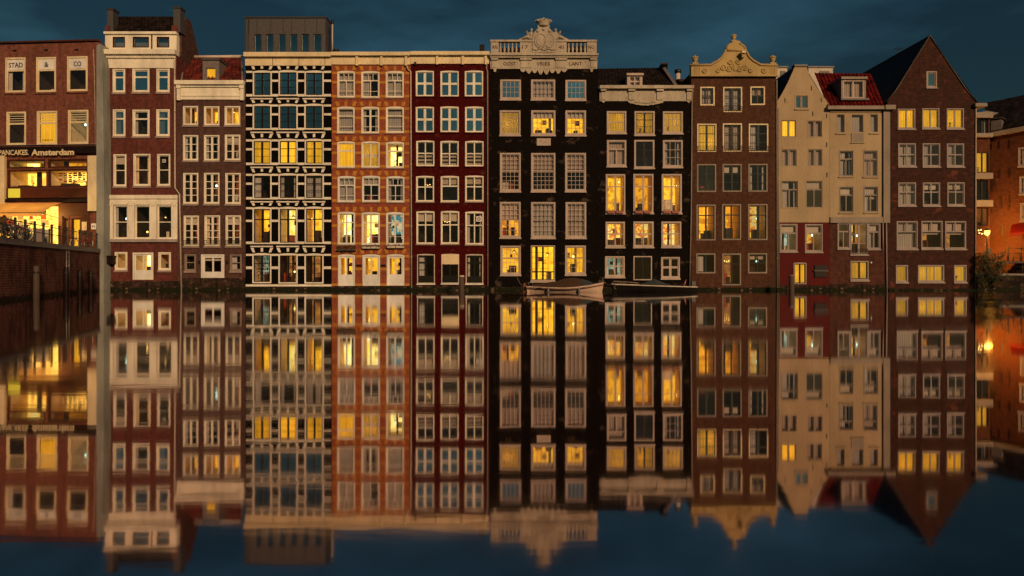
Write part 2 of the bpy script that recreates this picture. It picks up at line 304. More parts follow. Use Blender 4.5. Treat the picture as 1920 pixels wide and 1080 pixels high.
class House:
    def __init__(s, name, label, cat, px, yo=0.0, ang=0.0, group='canal houses standing in a row along the water'):
        s.a = ang; s.O = Vector(((px - CX) / F * (D + yo), yo)); s.holes = []
        s.e = Vector((math.cos(ang), math.sin(ang))); s.n = Vector((-math.sin(ang), math.cos(ang)))
        s.root = thing(name, label, cat, (s.O.x, s.O.y, 0), ang, group)
    def P(s, px, py, v=0.0):
        d = Vector(((px - CX) / F, 1)); c = Vector((0, -D))
        t = (s.n.dot(s.O - c) + v) / s.n.dot(d); p = c + d * t - s.O
        return p.dot(s.e), HC + (HY - py) / F * t
    def P3(s, px, py, v): u, z = s.P(px, py, v); return (u, v, z)
    def rect(s, x0, y0, x1, y1, v=0.0):
        u0, z1 = s.P(x0, y0, v); u1, z0 = s.P(x1, y1, v); return u0, u1, z0, z1
    def box(s, mb, x0, y0, x1, y1, v0, v1, m, ref=None):
        u0, u1, z0, z1 = s.rect(x0, y0, x1, y1, 0.0 if ref is None else ref); mb.box(u0, u1, v0, v1, z0, z1, m)
    def poly(s, pts, v=0.0): return [s.P(x, y, v) for x, y in pts]
    def prism(s, mb, pts, v0, v1, m): mb.prism(s.poly(pts), v0, v1, m)
    def part(s, name, *boxes, label=None):
        mb = MB()
        for b in boxes: s.box(mb, *b)
        o = mb.build(name, s.root)
        if label: o['label'] = label
        return o
    # ---- a window: frame with sashes; children pane, interior, sill ...
    def win(s, x0, y0, x1, y1, lay, kind, frame='cream', sash=None, fw=2.6, sw=1.4, arch=0, sill='sill_stone', name='window', v=0.0, panel=0, fr=-.02, sillh=3.5, cut=True, guard=False, depth=.1):
        if fw > 1.3: j1_, j2_ = rng.uniform(-.45, .45), rng.uniform(-.5, .5); x0 += j1_; x1 += j1_ + rng.uniform(-.3, .3); y0 += j2_; y1 += j2_ + rng.uniform(-.3, .3)
        u0, u1, z0, z1 = s.rect(x0, y0, x1, y1, v); sash = sash or frame; fr += rng.uniform(-.012, .02); depth = rng.uniform(-.02, .03)
        zt = z1; hole = [(u0, z0), (u1, z0), (u1, z1)]
        ar = []
        if arch:
            for i in range(1, 8): q = i / 8; ar.append((u1 + (u0 - u1) * q, z1 + arch * PX * 4 * q * (1 - q)))
        hole += ar + [(u0, z1)]
        if cut: s.holes.append(hole)
        g = .003; f = fw * PX; k = sw * PX; mb = MB()
        a0, a1, b0, b1 = u0 + g, u1 - g, z0 + g, z1 - g
        y0_, y1_ = v + fr, v + .17
        mb.box(a0, a0 + f, y0_, y1_, b0, b1, frame); mb.box(a1 - f, a1, y0_, y1_, b0, b1, frame)
        mb.box(a0 + f, a1 - f, y0_ + .002, y1_, b0, b0 + f, frame)
        top = [(a0 + f, b1 - f), (a1 - f, b1 - f), (a1 - f, b1)] if not arch else [(a0, b1), (a1, b1)]
        if arch:
            mb.prism([(a0, b1), (a1, b1)] + [(min(max(x, a0), a1), z - g) for x, z in ar], y0_, y1_, frame)
            mb.box(a0 + f, a1 - f, y0_ + .002, y1_, b1 - f, b1, frame)
        else: mb.box(a0 + f, a1 - f, y0_ + .002, y1_, b1 - f, b1, frame)
        i0, i1, j0, j1 = a0 + f, a1 - f, b0 + f, b1 - f
        if panel:                                  # a door: solid lower panels
            jp = j0 + (j1 - j0) * panel
            mb.box(i0, i1, v + .055, v + .12, j0, jp, sash)
            n_ = 2
            for q in range(n_):
                w0 = i0 + (i1 - i0) * q / n_; w1 = i0 + (i1 - i0) * (q + 1) / n_
                mb.box(w0 + 2 * PX, w1 - 2 * PX, v + .04, v + .056, j0 + 2 * PX, jp - 2 * PX, sash)
            j0 = jp
        sb0, sb1 = v + .05, v + .11
        mb.box(i0, i0 + k, sb0, sb1, j0, j1, sash); mb.box(i1 - k, i1, sb0, sb1, j0, j1, sash)
        mb.box(i0 + k, i1 - k, sb0 + .002, sb1, j0, j0 + k, sash); mb.box(i0 + k, i1 - k, sb0 + .002, sb1, j1 - k, j1, sash)
        p0, p1, q0, q1 = i0 + k, i1 - k, j0 + k, j1 - k
        for ax, pos, fr0, fr1, t in LAY[lay]:
            t2 = t * PX / 2; off = .004 if ax == 'v' else .007
            if ax == 'v':
                x = p0 + (p1 - p0) * pos; mb.box(x - t2, x + t2, sb0 + off, sb1 - off, q1 - (q1 - q0) * fr1, q1 - (q1 - q0) * fr0, sash)
            else:
                z = q1 - (q1 - q0) * pos; mb.box(p0 + (p1 - p0) * fr0, p0 + (p1 - p0) * fr1, sb0 + off, sb1 - off, z - t2, z + t2, sash)
        o = mb.build(name, s.root)
        gl = {'S': 'glass_sky', 'H': 'glass_half', 'K': 'glass_half'}.get(kind[0], 'glass')
        pm = MB(); pm.quad((i0, v + .09, j0), (i1, v + .09, j0), (i1, v + .09, j1), (i0, v + .09, j1), gl); pm.build('pane', o)
        s.room(o, i0, i1, j0, j1, v + .2, kind)
        if sill:
            sm = MB(); sm.box(u0 - .04, u1 + .04, v - .09, v - .021 + .02, z0 - sillh * PX, z0 - .002, sill); sm.build('sill', o)
        if guard:
            gm = MB(); zt = z0 + .42
            for z in (zt, z0 + .10): gm.tube([(u0 + .02, v - .05, z), (u1 - .02, v - .05, z)], .014, 'iron', 5)
            nb = 7
            for q in range(nb + 1):
                x = u0 + .03 + (u1 - u0 - .06) * q / nb; gm.tube([(x, v - .05, z0 + .03), (x, v - .05, zt)], .010, 'iron', 4)
            for q in range(nb):
                x = u0 + .03 + (u1 - u0 - .06) * (q + .5) / nb
                gm.tube([(x + .05 * math.cos(w_), v - .05, z0 + .26 + .06 * math.sin(w_)) for w_ in [i * math.pi / 4 for i in range(8)]], .009, 'iron', 4, True)
            gm.build('guard_rail', o)
        return o
    def curtain(s, mb, x0, x1, y, z0, z1, m, amp=.03, wl=.2):
        n = max(4, int((x1 - x0) / wl * 6)); vv = []; ph = rng.random() * 6; rows = (z0, z0 + (z1 - z0) * .5, z1)
        for r_, z in enumerate(rows):
            for i in range(n + 1):
                x = x0 + (x1 - x0) * i / n; q = x / wl * 6.283 + ph
                vv.append((x, y + amp * (math.sin(q) + .4 * math.sin(q * 1.7 + 1)) * (1 - .35 * r_ / 2), z))
        fs = [(r_ * (n + 1) + i, r_ * (n + 1) + i + 1, (r_ + 1) * (n + 1) + i + 1, (r_ + 1) * (n + 1) + i) for r_ in range(2) for i in range(n)]
        mb.add(vv, fs, m, True)
    def room(s, parent, x0, x1, z0, z1, y, kind):
        """the room behind a window. First letter: light; the rest: c side curtains, l lamp, p plant, b blind above, s shelves, f furniture"""
        mb = MB(); k = kind[0]; fl = kind[1:]; W = x1 - x0; H = z1 - z0; e_ = .06; dp = .95 if abs(y - .2) > .02 else 1.9
        lit = {'L': 'glow_amber', 'Y': 'glow_yellow', 'W': 'glow_pale', 'O': 'glow_orange', 'E': 'glow_ember', 'P': 'glow_party', 'M': 'glow_mint', 'X': 'glow_colour', 'N': 'glow_brown', 'Z': 'glow_shop'}
        if k in 'CK':          # drawn curtains, unlit
            s.curtain(mb, x0 - .03, x1 + .03, y + .10, z0 - .03, z1 + .03, 'curtain_pink' if 'p' in fl else 'curtain_grey', .025, .17); mb.build('curtain', parent); return
        if k == 'A':           # drawn curtains or blinds, lit from behind
            s.curtain(mb, x0 - .03, x1 + .03, y + .10, z0 - .03, z1 + .03, 'glow_curtain_dull' if 'd' in fl else 'glow_curtain', .015, .22)
            if 's' in fl: mb.box(x0, x1, y + .03, y + .045, z0 + H * .42, z0 + H * .55, 'furn_pale')
            if 'p' in fl: s.plant(mb, x0 + W * .25, y + .02, z0, .3)
            for q_ in range(2 if W > 1 else 1): mb.ball((x0 + W * rng.uniform(.15, .85), y + rng.uniform(.36, .55), z0 + H * rng.uniform(.25, .95)), rng.uniform(.045, .08), 'bulb', 8, 6)
            mb.build('curtain', parent); return
        if k in 'DHE' and not set(fl) & set('chbqv') and rng.random() < .6: fl += rng.choice('chqqc')
        a0, a1, c0, c1 = x0 - e_, x1 + e_, z0 - e_, z1 + e_
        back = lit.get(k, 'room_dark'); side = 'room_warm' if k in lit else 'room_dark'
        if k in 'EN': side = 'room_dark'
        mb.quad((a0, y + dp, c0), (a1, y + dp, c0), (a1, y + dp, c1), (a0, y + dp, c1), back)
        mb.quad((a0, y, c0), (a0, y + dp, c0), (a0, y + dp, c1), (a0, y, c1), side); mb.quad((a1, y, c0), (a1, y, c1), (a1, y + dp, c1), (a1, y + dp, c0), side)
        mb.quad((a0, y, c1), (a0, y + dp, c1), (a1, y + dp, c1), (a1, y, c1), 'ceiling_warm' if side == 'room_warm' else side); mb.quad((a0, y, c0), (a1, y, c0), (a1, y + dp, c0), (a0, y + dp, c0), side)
        if k in lit or 'f' in fl:
            for i in range(rng.randint(1, 3)):
                w_ = rng.uniform(.15, .45) * W; x = rng.uniform(x0, x1 - w_); h_ = rng.uniform(.12, .38) * H
                mb.box(x, x + w_, y + dp * rng.uniform(.3, .5), y + dp * rng.uniform(.6, .85), z0 - .04, z0 + h_, rng.choice(['furn_dark', 'furn_dark', 'furn_red', 'furn_pale', 'furn_dark']))
            if rng.random() < .6 and k != 'D':
                w_ = rng.uniform(.15, .3) * W; x = rng.uniform(x0, x1 - w_); z = z0 + H * rng.uniform(.5, .65); mb.box(x, x + w_, y + dp - .05, y + dp - .02, z, z + w_ * 1.1, rng.choice(['furn_dark', 'furn_red', 'furn_pale']))
        if k in lit and k not in 'E' and rng.random() < .5:     # an open door or a beam
            x = rng.uniform(x0, x1 - .2 * W); mb.box(x, x + .12 * W, y + .5, y + .6, z0, z1, 'furn_dark')
        if 's' in fl:
            for i in range(5):
                z = z0 + H * (.3 + .13 * i); mb.box(x0 + W * .05, x1 - W * .1, y + .5, y + .62, z, z + .025, 'furn_pale')
                for j in range(6):
                    x = x0 + W * (.08 + .13 * j); mb.box(x, x + W * rng.uniform(.03, .09), y + .52, y + .6, z + .026, z + rng.uniform(.06, .12) * H, rng.choice(['furn_dark', 'furn_red', 'furn_teal', 'furn_pale']))
        if 'l' in fl:
            x = x0 + W * rng.uniform(.22, .78); z = z1 - H * rng.uniform(.12, .36); yl = y + rng.uniform(.3, .7); st = rng.randint(0, 3); mb.tube([(x, yl, z), (x, yl, c1)], .01, 'furn_dark', 4)
            if st == 0: mb.ball((x, yl, z), rng.uniform(.05, .10), 'bulb')
            elif st == 1: mb.lathe(x, yl, [(.05, z + .12), (.16, z)], rng.choice(['furn_pale', 'furn_red', 'furn_dark'])); mb.ball((x, yl, z - .02), .05, 'bulb')
            elif st == 2:
                for q_ in (-.16, .0, .16): mb.ball((x + q_, yl, z + abs(q_) * .3), .035, 'bulb')
            else: zz = z0 + H * rng.uniform(.2, .4); mb.ball((x, yl, zz), .07, 'bulb'); mb.lathe(x, yl, [(.02, z0), (.02, zz)], 'furn_dark', 5)
        if 'k' in fl: mb.ball((x0 + W * .62, y + .4, z0 + H * .62), .09, 'bulb_cool')
        if 'c' in fl:
            m_ = 'curtain_grey' if k in 'DSH' else 'room_warm'
            s.curtain(mb, x0 - .03, x0 + W * .2, y + .05, z0 - .03, z1 + .03, m_, .03, .13); s.curtain(mb, x1 - W * .2, x1 + .03, y + .05, z0 - .03, z1 + .03, m_, .03, .13)
        if 'h' in fl: s.curtain(mb, x0 - .03, x0 + W * .5, y + .05, z0 - .03, z1 + .03, 'curtain_grey', .03, .14)
        if 'b' in fl: s.curtain(mb, x0 - .03, x1 + .03, y + .06, z0 + H * .52, z1 + .03, 'curtain_pink', .012, .16)
        if 'q' in fl: mb.box(x0 - .03, x1 + .03, y + .04, y + .06, z0 + H * .72, z1 + .03, 'blind_pale')
        if 'v' in fl:
            for i in range(3): mb.box(x0 - .02, x1 + .02, y + .03, y + .05, z0 + H * (.04 + .16 * i), z0 + H * (.12 + .16 * i), 'blind_pale')
        if 'p' in fl: s.plant(mb, x0 + W * rng.uniform(.3, .7), y + .12, z0, H * .3)
        mb.build('interior', parent)
    def plant(s, mb, x, y, z, h):
        mb.lathe(x, y, [(.05, z), (.07, z + .1)], 'furn_red', 7)
        for i in range(40):
            q = rng.uniform(0, 6.28); r_ = rng.uniform(.02, .16) * h * 2; p = (x + r_ * math.cos(q), y + r_ * .4 * math.sin(q), z + .1 + rng.random() * h); d = .035
            mb.quad(p, (p[0] + d, p[1], p[2] + d * .4), (p[0] + d * .5, p[1], p[2] + d * 1.5), (p[0] - d * .4, p[1], p[2] + d), 'leaf_dark')
    # ---- facade wall with its window openings, side walls, back and top
    def wall(s, outline, m, depth=9.0, v=0.0, name='wall', rev=.2, extra=None):
        pts = s.poly(outline, v); allp = [Vector(p) for p in pts]; n = len(pts); ed = [(i, (i + 1) % n) for i in range(n)]
        for h in s.holes:
            o = len(allp); allp += [Vector(p) for p in h]; k = len(h); ed += [(o + i, o + (i + 1) % k) for i in range(k)]
        r = delaunay_2d_cdt(allp, ed, [], 0, 1e-6); V = r[0]; mb = MB(); fs = []
        for f in r[2]:
            c = sum((V[q] for q in f), Vector((0, 0))) / len(f)
            if inside(c, pts) and not any(inside(c, h) for h in s.holes): fs.append(f)
        mb.add([(q.x, v, q.y) for q in V], fs, m)
        for h in s.holes:
            for i in range(len(h)):
                (xa, za), (xb, zb) = h[i], h[(i + 1) % len(h)]; mb.quad((xa, v, za), (xa, v + rev, za), (xb, v + rev, zb), (xb, v, zb), m)
        for i in range(n):
            (xa, za), (xb, zb) = pts[i], pts[(i + 1) % n]; mb.quad((xa, v, za), (xb, v, zb), (xb, v + depth, zb), (xa, v + depth, za), m)
        mb.add([(x, v + depth, z) for x, z in pts], [tuple(t) for t in tess(pts)], m)
        if extra:
            for f, mi_ in zip(extra.f, extra.m): mb.add([extra.v[q] for q in f], [tuple(range(len(f)))], extra.mats[mi_])
        s.holes = []
        return mb.build(name, s.root)
    def tiles(s, name, a, b, c, d, m, pitch=.26, row=.36, amp=.035):
        """pantiled slope: a, b along the eave, d, c along the ridge, all (u, v, z)"""
        A, B, Cc, Dd = map(Vector, (a, b, c, d)); wid = max((B - A).length, (Cc - Dd).length); hgt = (Dd - A).length
        nx = max(8, int(wid / pitch) * 6); nr = max(2, int(hgt / row)); vv = []; fs = []; nrm = (B - A).cross(Dd - A).normalized()
        if nrm.z < 0: nrm = -nrm
        for j in range(nr):
            for e_, lift in ((0, .045), (1, 0.0)):
                t = (j + e_) / nr
                for i in range(nx + 1):
                    q = i / nx; p = A.lerp(B, q).lerp(Dd.lerp(Cc, q), t); ph = i / 6 * 2 * math.pi
                    vv.append(p + nrm * (amp * (math.sin(ph) + .35 * math.sin(2 * ph)) + lift))
        w_ = nx + 1
        for r_ in range(2 * nr - 1):
            for i in range(nx): fs.append((r_ * w_ + i, r_ * w_ + i + 1, (r_ + 1) * w_ + i + 1, (r_ + 1) * w_ + i))
        mb = MB(); mb.add(vv, fs, m, False); mb.quad(a, b, c, d, m)
        return mb.build(name, s.root)
    def pipe(s, pts, r=.055, m='pipe_cream', v=-.1):
        mb = MB(); mb.tube([s.P3(x, y, v) for x, y in pts], r, m, 8)
        for i in range(len(pts) - 1):
            (xa, ya), (xb, yb) = pts[i], pts[i + 1]
            k = int(abs(yb - ya) / 60)
            for j in range(1, k + 1):
                u, z = s.P(xa + (xb - xa) * j / (k + 1), ya + (yb - ya) * j / (k + 1), v); mb.lathe(u, v, [(r * 1.3, z - .04), (r * 1.3, z + .04)], m, 8)
        return mb.build('drainpipe', s.root)

def base(h, x0, x1, y0=536, y1=556, v=-.06, m='base_stone'): return h.part('plinth', (x0, y0, x1, y1, v, .3, m))

# ------------------------------------------------------------------ the ground: water, street, land behind
mb = MB(); mb.quad((-900, -300, 0), (900, -300, 0), (900, 1500, 0), (-900, 1500, 0), 'water'); struct(mb.build('water'))
QA = Vector(((189 - CX) / F * (D - .5), -.5)); QB = Vector(((0 - CX) / F * 36.2, -D + 36.2)); QD = (QB - QA).normalized(); QC = QA + QD * 60
QZ = 3.1
mb = MB(); mb.add([(QA.x - .3, 14, QZ - .12), (QA.x - .3, QA.y, QZ - .12), (QC.x - .3, QC.y, QZ - .12), (-160, QC.y, QZ - .12), (-160, 14, QZ - .12)], [(0, 4, 3, 2, 1)], 'asphalt'); struct(mb.build('street'))
mb = MB(); mb.add([(-400, 14.2, 2.6), (500, 14.2, 2.6), (500, 900, 2.6), (-400, 900, 2.6)], [(0, 1, 2, 3)], 'asphalt'); struct(mb.build('ground'))

# ------------------------------------------------------------------ corner building with the shop
h = House('corner_building', 'rose brick corner building with a lit shopfront, black lettered sign and striped awning', 'building', 184, -.5, R(-4.5), None)
for i, (x0, y0, x1, y1, t, kind) in enumerate([(10, 108.5, 48, 174, 'STAD', 'Dfp'), (68, 107.5, 105.5, 173, '&', 'Nf'), (125.5, 106, 164, 171.5, 'CO', 'N')]):
    o = h.win(x0, y0, x1, y1, 'sign', kind, 'ivory', fw=3, sill='brick_rose')
    u0, u1, z0, z1 = h.rect(x0 + 4, y0 + 4, x1 - 4, y0 + 22)
    m_ = MB(); m_.box(u0, u1, .035, .06, z0, z1, 'white_paint'); q = m_.build('sign_panel', o)
    a_, b_ = (u0 + u1) / 2, (z0 + z1) / 2
    wd = {'STAD': 1.12, '&': .32, 'CO': .58}[t]; text_mesh('lettering', t, o, (a_, .03, b_ - .02), .36, wd, 'sign_black', .01, .01)
for i, (x0, y0, x1, y1, kind) in enumerate([(12, 209.5, 48.5, 271.5, 'Nf'), (68.5, 208, 107, 270.5, 'A'), (127, 206.5, 165.5, 269.5, 'Mfk')]):
    o = h.win(x0, y0, x1, y1, 'lou', kind, 'ivory', fw=3, sill=None)
    if i == 1: u, z = h.P(88, 262.5); text_mesh('lettering', 'GINDLE', o, (u, .075, z), .14, .85, 'frame_brown', .005)
# shop openings
h.win(13, 299, 85, 316, 'O', 'Wf', 'frame_brown', fw=2, sill=None, name='transom_window'); h.win(90, 298, 164, 314, 'O', 'Lf', 'frame_brown', fw=2, sill=None, name='transom_window')
h.win(14, 318, 89, 352, 'O', 'Zfp', 'frame_brown', fw=2, sill=None, name='shop_window'); h.win(90.5, 317, 165, 351, 'O', 'Zfsp', 'frame_brown', fw=2, sill=None, name='shop_window')
h.win(-60, 384, 112, 470, 'O', 'Zs', 'frame_brown', fw=2, sill=None, name='shop_entrance')
h.win(119, 406, 130.5, 462, 'O', 'Yp', 'frame_brown', fw=2, sill=None); h.win(133, 408, 153, 466, 'O', 'A', 'frame_brown', fw=2.5, sill=None, name='door')
h.wall([(-130, 470), (185, 470), (185, 79), (-130, 88)], 'brick_rose', 9, 0)
h.part('coping', (-130, 82, 185.5, 77, -.12, .3, 'frame_brown'))
h.part('stone_ledge', (-130, 275, 185, 270, -.14, 0, 'sill_pink'))
for x in (27, 86, 143): h.part('wall_vent', (x - 3, 94 - x * .015, x + 4, 97 - x * .015, -.02, .01, 'sign_black'))
mb = MB()
for x in (0, 58, 117):
    for k in range(14): h.box(mb, x + 11 + k * 2.8, 200 - x * .02, x + 13 + k * 2.8, 207 - x * .02, -.012, .01, 'brick_rose')
mb.build('brick_lintel', h.root)
mb = MB(); h.box(mb, -130, 292, 185, 274.5, -.3, -.005, 'sign_black'); sg = mb.build('sign_board', h.root)
u0, u1, z0, z1 = h.rect(-2, 292, 54, 280, -.3); text_mesh('lettering', 'PANCAKES.', sg, ((u0 + u1) / 2, -.31, (z0 + z1) / 2), .40, u1 - u0, 'ivory', .012, .02)
u0, u1, z0, z1 = h.rect(59, 292, 139, 279, -.3); text_mesh('lettering', 'Amsterdam', sg, ((u0 + u1) / 2, -.31, (z0 + z1) / 2), .46, u1 - u0, 'ivory', .012, .035)
h.part('shop_pilaster', (168, 396, 185, 292.5, -.24, -.005, 'ivory')); h.part('shop_pilaster', (-40, 396, 12.5, 292.5, -.24, -.005, 'ivory'))
h.part('fascia_panel', (14, 372, 166, 352.5, -.12, -.005, 'frame_brown')); h.part('fascia_rail', (13, 380, 167, 372.5, -.2, -.005, 'sign_black'))
h.part('fascia_lamp', (18, 371, 40, 354, -.15, -.121, 'spot_yellow'))
h.part('door_surround', (113.5, 406, 118.5, 470, -.10, -.004, 'frame_brown'), (113.5, 405, 168, 381, -.10, -.004, 'frame_brown'), (153.5, 470, 168, 406, -.08, -.004, 'frame_brown'))
h.part('poster', (155, 432, 164, 416, -.10, -.081, 'ivory'))
q = h.part('house_sign', (172, 430, 180.5, 419, -.05, -.004, 'white_paint')); u, z = h.P(176, 424.5); text_mesh('lettering', 'H', q, (u, -.06, z), .22, .16, 'sign_black', .005)
# the awning: sloping cloth, valance, side arm
mb = MB(); A = h.P3(-40, 382, -.25); B = h.P3(112, 382, -.25); za = A[2]; u1 = B[0]; u0 = A[0]
n = 16; vv = []
for i in range(n + 1):
    u = u0 + (u1 - u0) * i / n; f = 0
    vv += [(u, -.25, za), (u - .35 * 0, -1.25, za - .42 + .02 * math.sin(i * 2)), (u, -2.1, za - .86)]
mb.add(vv, [(3 * i + j, 3 * i + 3 + j, 3 * i + 4 + j, 3 * i + 1 + j) for i in range(n) for j in (0, 1)], 'awning_cloth')
aw = mb.build('awning', h.root)
mb = MB(); vv = []
for i in range(61):
    u = u0 + (u1 - u0) * i / 60; vv += [(u, -2.105, za - .86), (u, -2.12, za - 1.08 - .05 * abs(math.sin(i * math.pi / 3)))]
mb.add(vv, [(2 * i, 2 * i + 2, 2 * i + 3, 2 * i + 1) for i in range(60)], 'awning_cloth'); mb.build('valance', aw)
mb = MB(); mb.tube([(u1 - .1, -.2, za - 1.1), (u1 - .1, -2.0, za - .9)], .025, 'iron', 6); mb.tube([(u0, -2.1, za - .85), (u1, -2.1, za - .85)], .03, 'iron', 6); mb.build('awning_arm', aw)
# translucent cloth for the awning
m, n_, l_, p_ = MATS['awning_cloth'], MATS['awning_cloth'].node_tree.nodes, MATS['awning_cloth'].node_tree.links, MATS['awning_cloth'].node_tree.nodes['Principled BSDF']
tr = n_.new('ShaderNodeBsdfTranslucent'); tr.inputs[0].default_value = (.9, .55, .18, 1); mx = n_.new('ShaderNodeMixShader'); mx.inputs[0].default_value = .6
l_.new(p_.outputs[0], mx.inputs[1]); l_.new(tr.outputs[0], mx.inputs[2]); l_.new(mx.outputs[0], n_['Material Output'].inputs[0])
# shop lamps under the awning
mb = MB()
for u in (u1 - 1.2, u1 - 3.0): mb.ball((u, -1.0, za - .75), .08, 'bulb')
mb.build('shop_lamp', h.root)
for u in (u1 - 1.2, u1 - 3.2):
    ld = bpy.data.lights.new('shop_light', 'POINT'); ld.energy = 380; ld.color = (1, .62, .16); ld.shadow_soft_size = .12
    lo = bpy.data.objects.new('shop_light', ld); C.objects.link(lo); lo.parent = h.root; lo.location = (u, -1.15, za - .95)
h.pipe([(175, 92), (177, 140), (179, 275)], .02, 'pipe_cream', -.06)
# the white party wall that closes the building towards the row
mb = MB(); h.prism(mb, [(185.6, 550), (199, 550), (199.5, 300), (197, 120), (191, 84), (185.6, 88)], -.30, 8, 'white_plaster'); mb.build('party_wall', h.root)

# ------------------------------------------------------------------ red brick house with the tall attic
h = House('canal_house', 'red brick house with cream attic band under a black tile roof, beside the shop building', 'house', 265)
for y0, y1, kk in ((129, 173, ('S', 'S', 'S')), (205.5, 256, ('Sh', 'Hcp', 'Sh'))):
    for (x0, x1), k in zip(((211.5, 235), (248.5, 280.5), (293.5, 318.5)), kk): h.win(x0, y0, x1, y1, 'T', k, 'cream', fw=2.4, sw=2)
for (x0, x1), k in zip(((212.5, 237), (250, 282), (295, 319.5)), ('Nfq', 'Nlc', 'Nf')):
    o = h.win(x0, 289, x1, 349, 'M', k, 'cream', fw=2.4)
    if x0 == 295:
        u, z = h.P(307, 301.5); fm = MB(); fm.box(u - .12, u + .12, .02, .08, z - .12, z + .12, 'white_paint'); fm.tube([(u + .07 * math.cos(i * .7), .015, z + .07 * math.sin(i * .7)) for i in range(9)], .025, 'furn_dark', 5); fm.build('fan_unit', o)
for (x0, x1), k in zip(((213.5, 240.5), (253, 282), (295, 323)), ('Dfkp', 'Dfl', 'Dfl')): h.win(x0, 385, x1, 447.5, 'M', k, 'cream', fw=1.2, sill=None)
h.win(215.5, 473, 239, 507, 'O', 'W', 'cream', fw=3); h.win(249, 473, 288, 524, '2x1', 'W', 'cream', 'white_paint', fw=3, sw=2.5, name='door', panel=.28, sill=None); h.win(297, 473, 321, 507, 'O', 'Of', 'cream', fw=3)
h.wall([(199.5, 556), (331, 556), (331, 100), (199.5, 100)], 'brick_red')
mb = MB(); h.box(mb, 192, 95, 332, 104, -.42, .4, 'cream'); h.box(mb, 194, 104, 330, 110, -.16, 0, 'cream'); h.box(mb, 194.5, 110, 329.5, 128, -.07, 0, 'cream')
h.box(mb, 195, 127.9, 198.5, 470, -.06, .02, 'cream')
for i in range(40): h.box(mb, 195.5 + i * 3.36, 104.3, 197.2 + i * 3.36, 109.5, -.24, -.161, 'cream')
mb.build('cornice', h.root)
mb = MB(); h.box(mb, 199, 366, 334, 373, -.18, 0, 'cream'); h.box(mb, 199.8, 373, 333.4, 384, -.08, 0, 'cream'); h.box(mb, 199, 448.5, 334, 454, -.2, 0, 'sill_pink')
for x0, x1 in ((200, 212.8), (241.2, 252.5), (282.8, 294.3), (323.5, 333.2)):
    h.box(mb, x0, 384.1, x1, 448.3, -.10, -.001, 'cream'); h.box(mb, x0 - 1, 376, x1 + 1, 381, -.14, -.081, 'cream'); h.box(mb, x0 + 2, 381.1, x1 - 2, 386, -.16, -.101, 'cream')
h.box(mb, 212.9, 447.5, 323.4, 448.4, -.09, .1, 'cream'); mb.build('window_surround', h.root)
for (x0, x1) in ((211.5, 234.5), (249, 279.5), (294, 317.5)): h.win(x0, 69, x1, 89, 'O', 'S', 'frame_brown', fw=.8, sill=None, v=.35)
h.wall([(197, 97), (331, 97), (331, 62), (197, 62)], 'cream', .5, .35, 'attic')
mb = MB(); u, z = h.P(331, 96, .4); u2, z2 = h.P(331, 20, .4); mb.add([(u + s_, y, zz) for s_ in (0, .18) for y, zz in ((.86, z - .5), (.86, z2 - 1.1), (1.7, z2 - .1), (2.5, z2 - .1), (4.8, z - .4), (4.8, z - 1))], [(5, 4, 3, 2, 1, 0), (6, 7, 8, 9, 10, 11)] + [(i, (i + 1) % 6, (i + 1) % 6 + 6, i + 6) for i in range(6)], 'brick_brown'); mb.build('side_wall', h.root)
mb = MB(); h.box(mb, 196, 60, 332, 64.5, .2, .6, 'cream', .35); h.box(mb, 284, 62, 286, 95, .28, .345, 'frame_brown', .35); mb.build('attic_trim', h.root)
h.tiles('roof', h.P3(206, 61, .5), h.P3(327, 61, .5), h.P3(325, 31, 2.0), h.P3(211, 31, 2.0), 'tile_black', .28, .3)
mb = MB(); h.prism(mb, [(210, 32), (326, 30), (326, 24), (210, 26)], 1.95, 2.3, 'cream_grey'); mb.build('ridge_band', h.root)
for x0, x1, y1 in ((201, 212, 16), (325, 338, 13)):
    mb = MB(); h.box(mb, x0, y1 + 3, x1, 60, .42, 1.2, 'zinc', .42); h.box(mb, x0 - 1, y1 - 1, x1 + 1, y1 + 3, .38, 1.3, 'zinc_dark', .42); h.box(mb, x0 - 3, 48, x1 - 5, 62, .36, .42, 'brick_red', .42); mb.build('chimney', h.root)
base(h, 201, 340, 527); h.part('wall_box', (198, 495, 218, 482, -.5, -.05, 'sign_black'), (196, 481.9, 219, 479.5, -.55, -.0, 'sign_black'))
h.pipe([(327.5, 112), (328, 352), (336.5, 364), (340, 546)], .055, 'pipe_cream', -.12)

# ------------------------------------------------------------------ brown brick house with the red tile roof
h = House('canal_house', 'narrow brown brick house with maroon tile roof and one small lit dormer', 'house', 396)
for i, (x0, x1) in enumerate(((343, 371.5), (382, 411), (421.5, 450.5))):
    h.win(x0, 199, x1, 235, 'Vn', ('Yfp', 'Yf', 'Yfl')[i], 'cream', fw=2)
    h.win(x0 + .2, 253, x1 + .4, 301, '2x3', ('Dc', 'Df', 'Ef')[i], 'cream', fw=2)
    h.win(x0 + .8, 324, x1 + .8, 382, '2x4', ('E', 'Ekf', 'Ef')[i], 'cream', fw=2)
    h.win(x0 + 1.5, 404, x1 + 1.6, 461, '2x4', ('Ef', 'Efp', 'E')[i], 'cream', fw=2, guard=True)
h.win(346, 477, 367, 508, 'M', 'D', 'cream_dimmed', fw=2); h.win(377, 477, 420.5, 528, '2x1', 'D', 'white_paint', fw=2.5, sw=4, name='door', panel=.26, sill=None); h.win(431, 477, 452.5, 508, 'M', 'D', 'cream_dimmed', fw=2)
h.wall([(331.3, 556), (460, 556), (460, 155), (331.3, 155)], 'brick_brown')
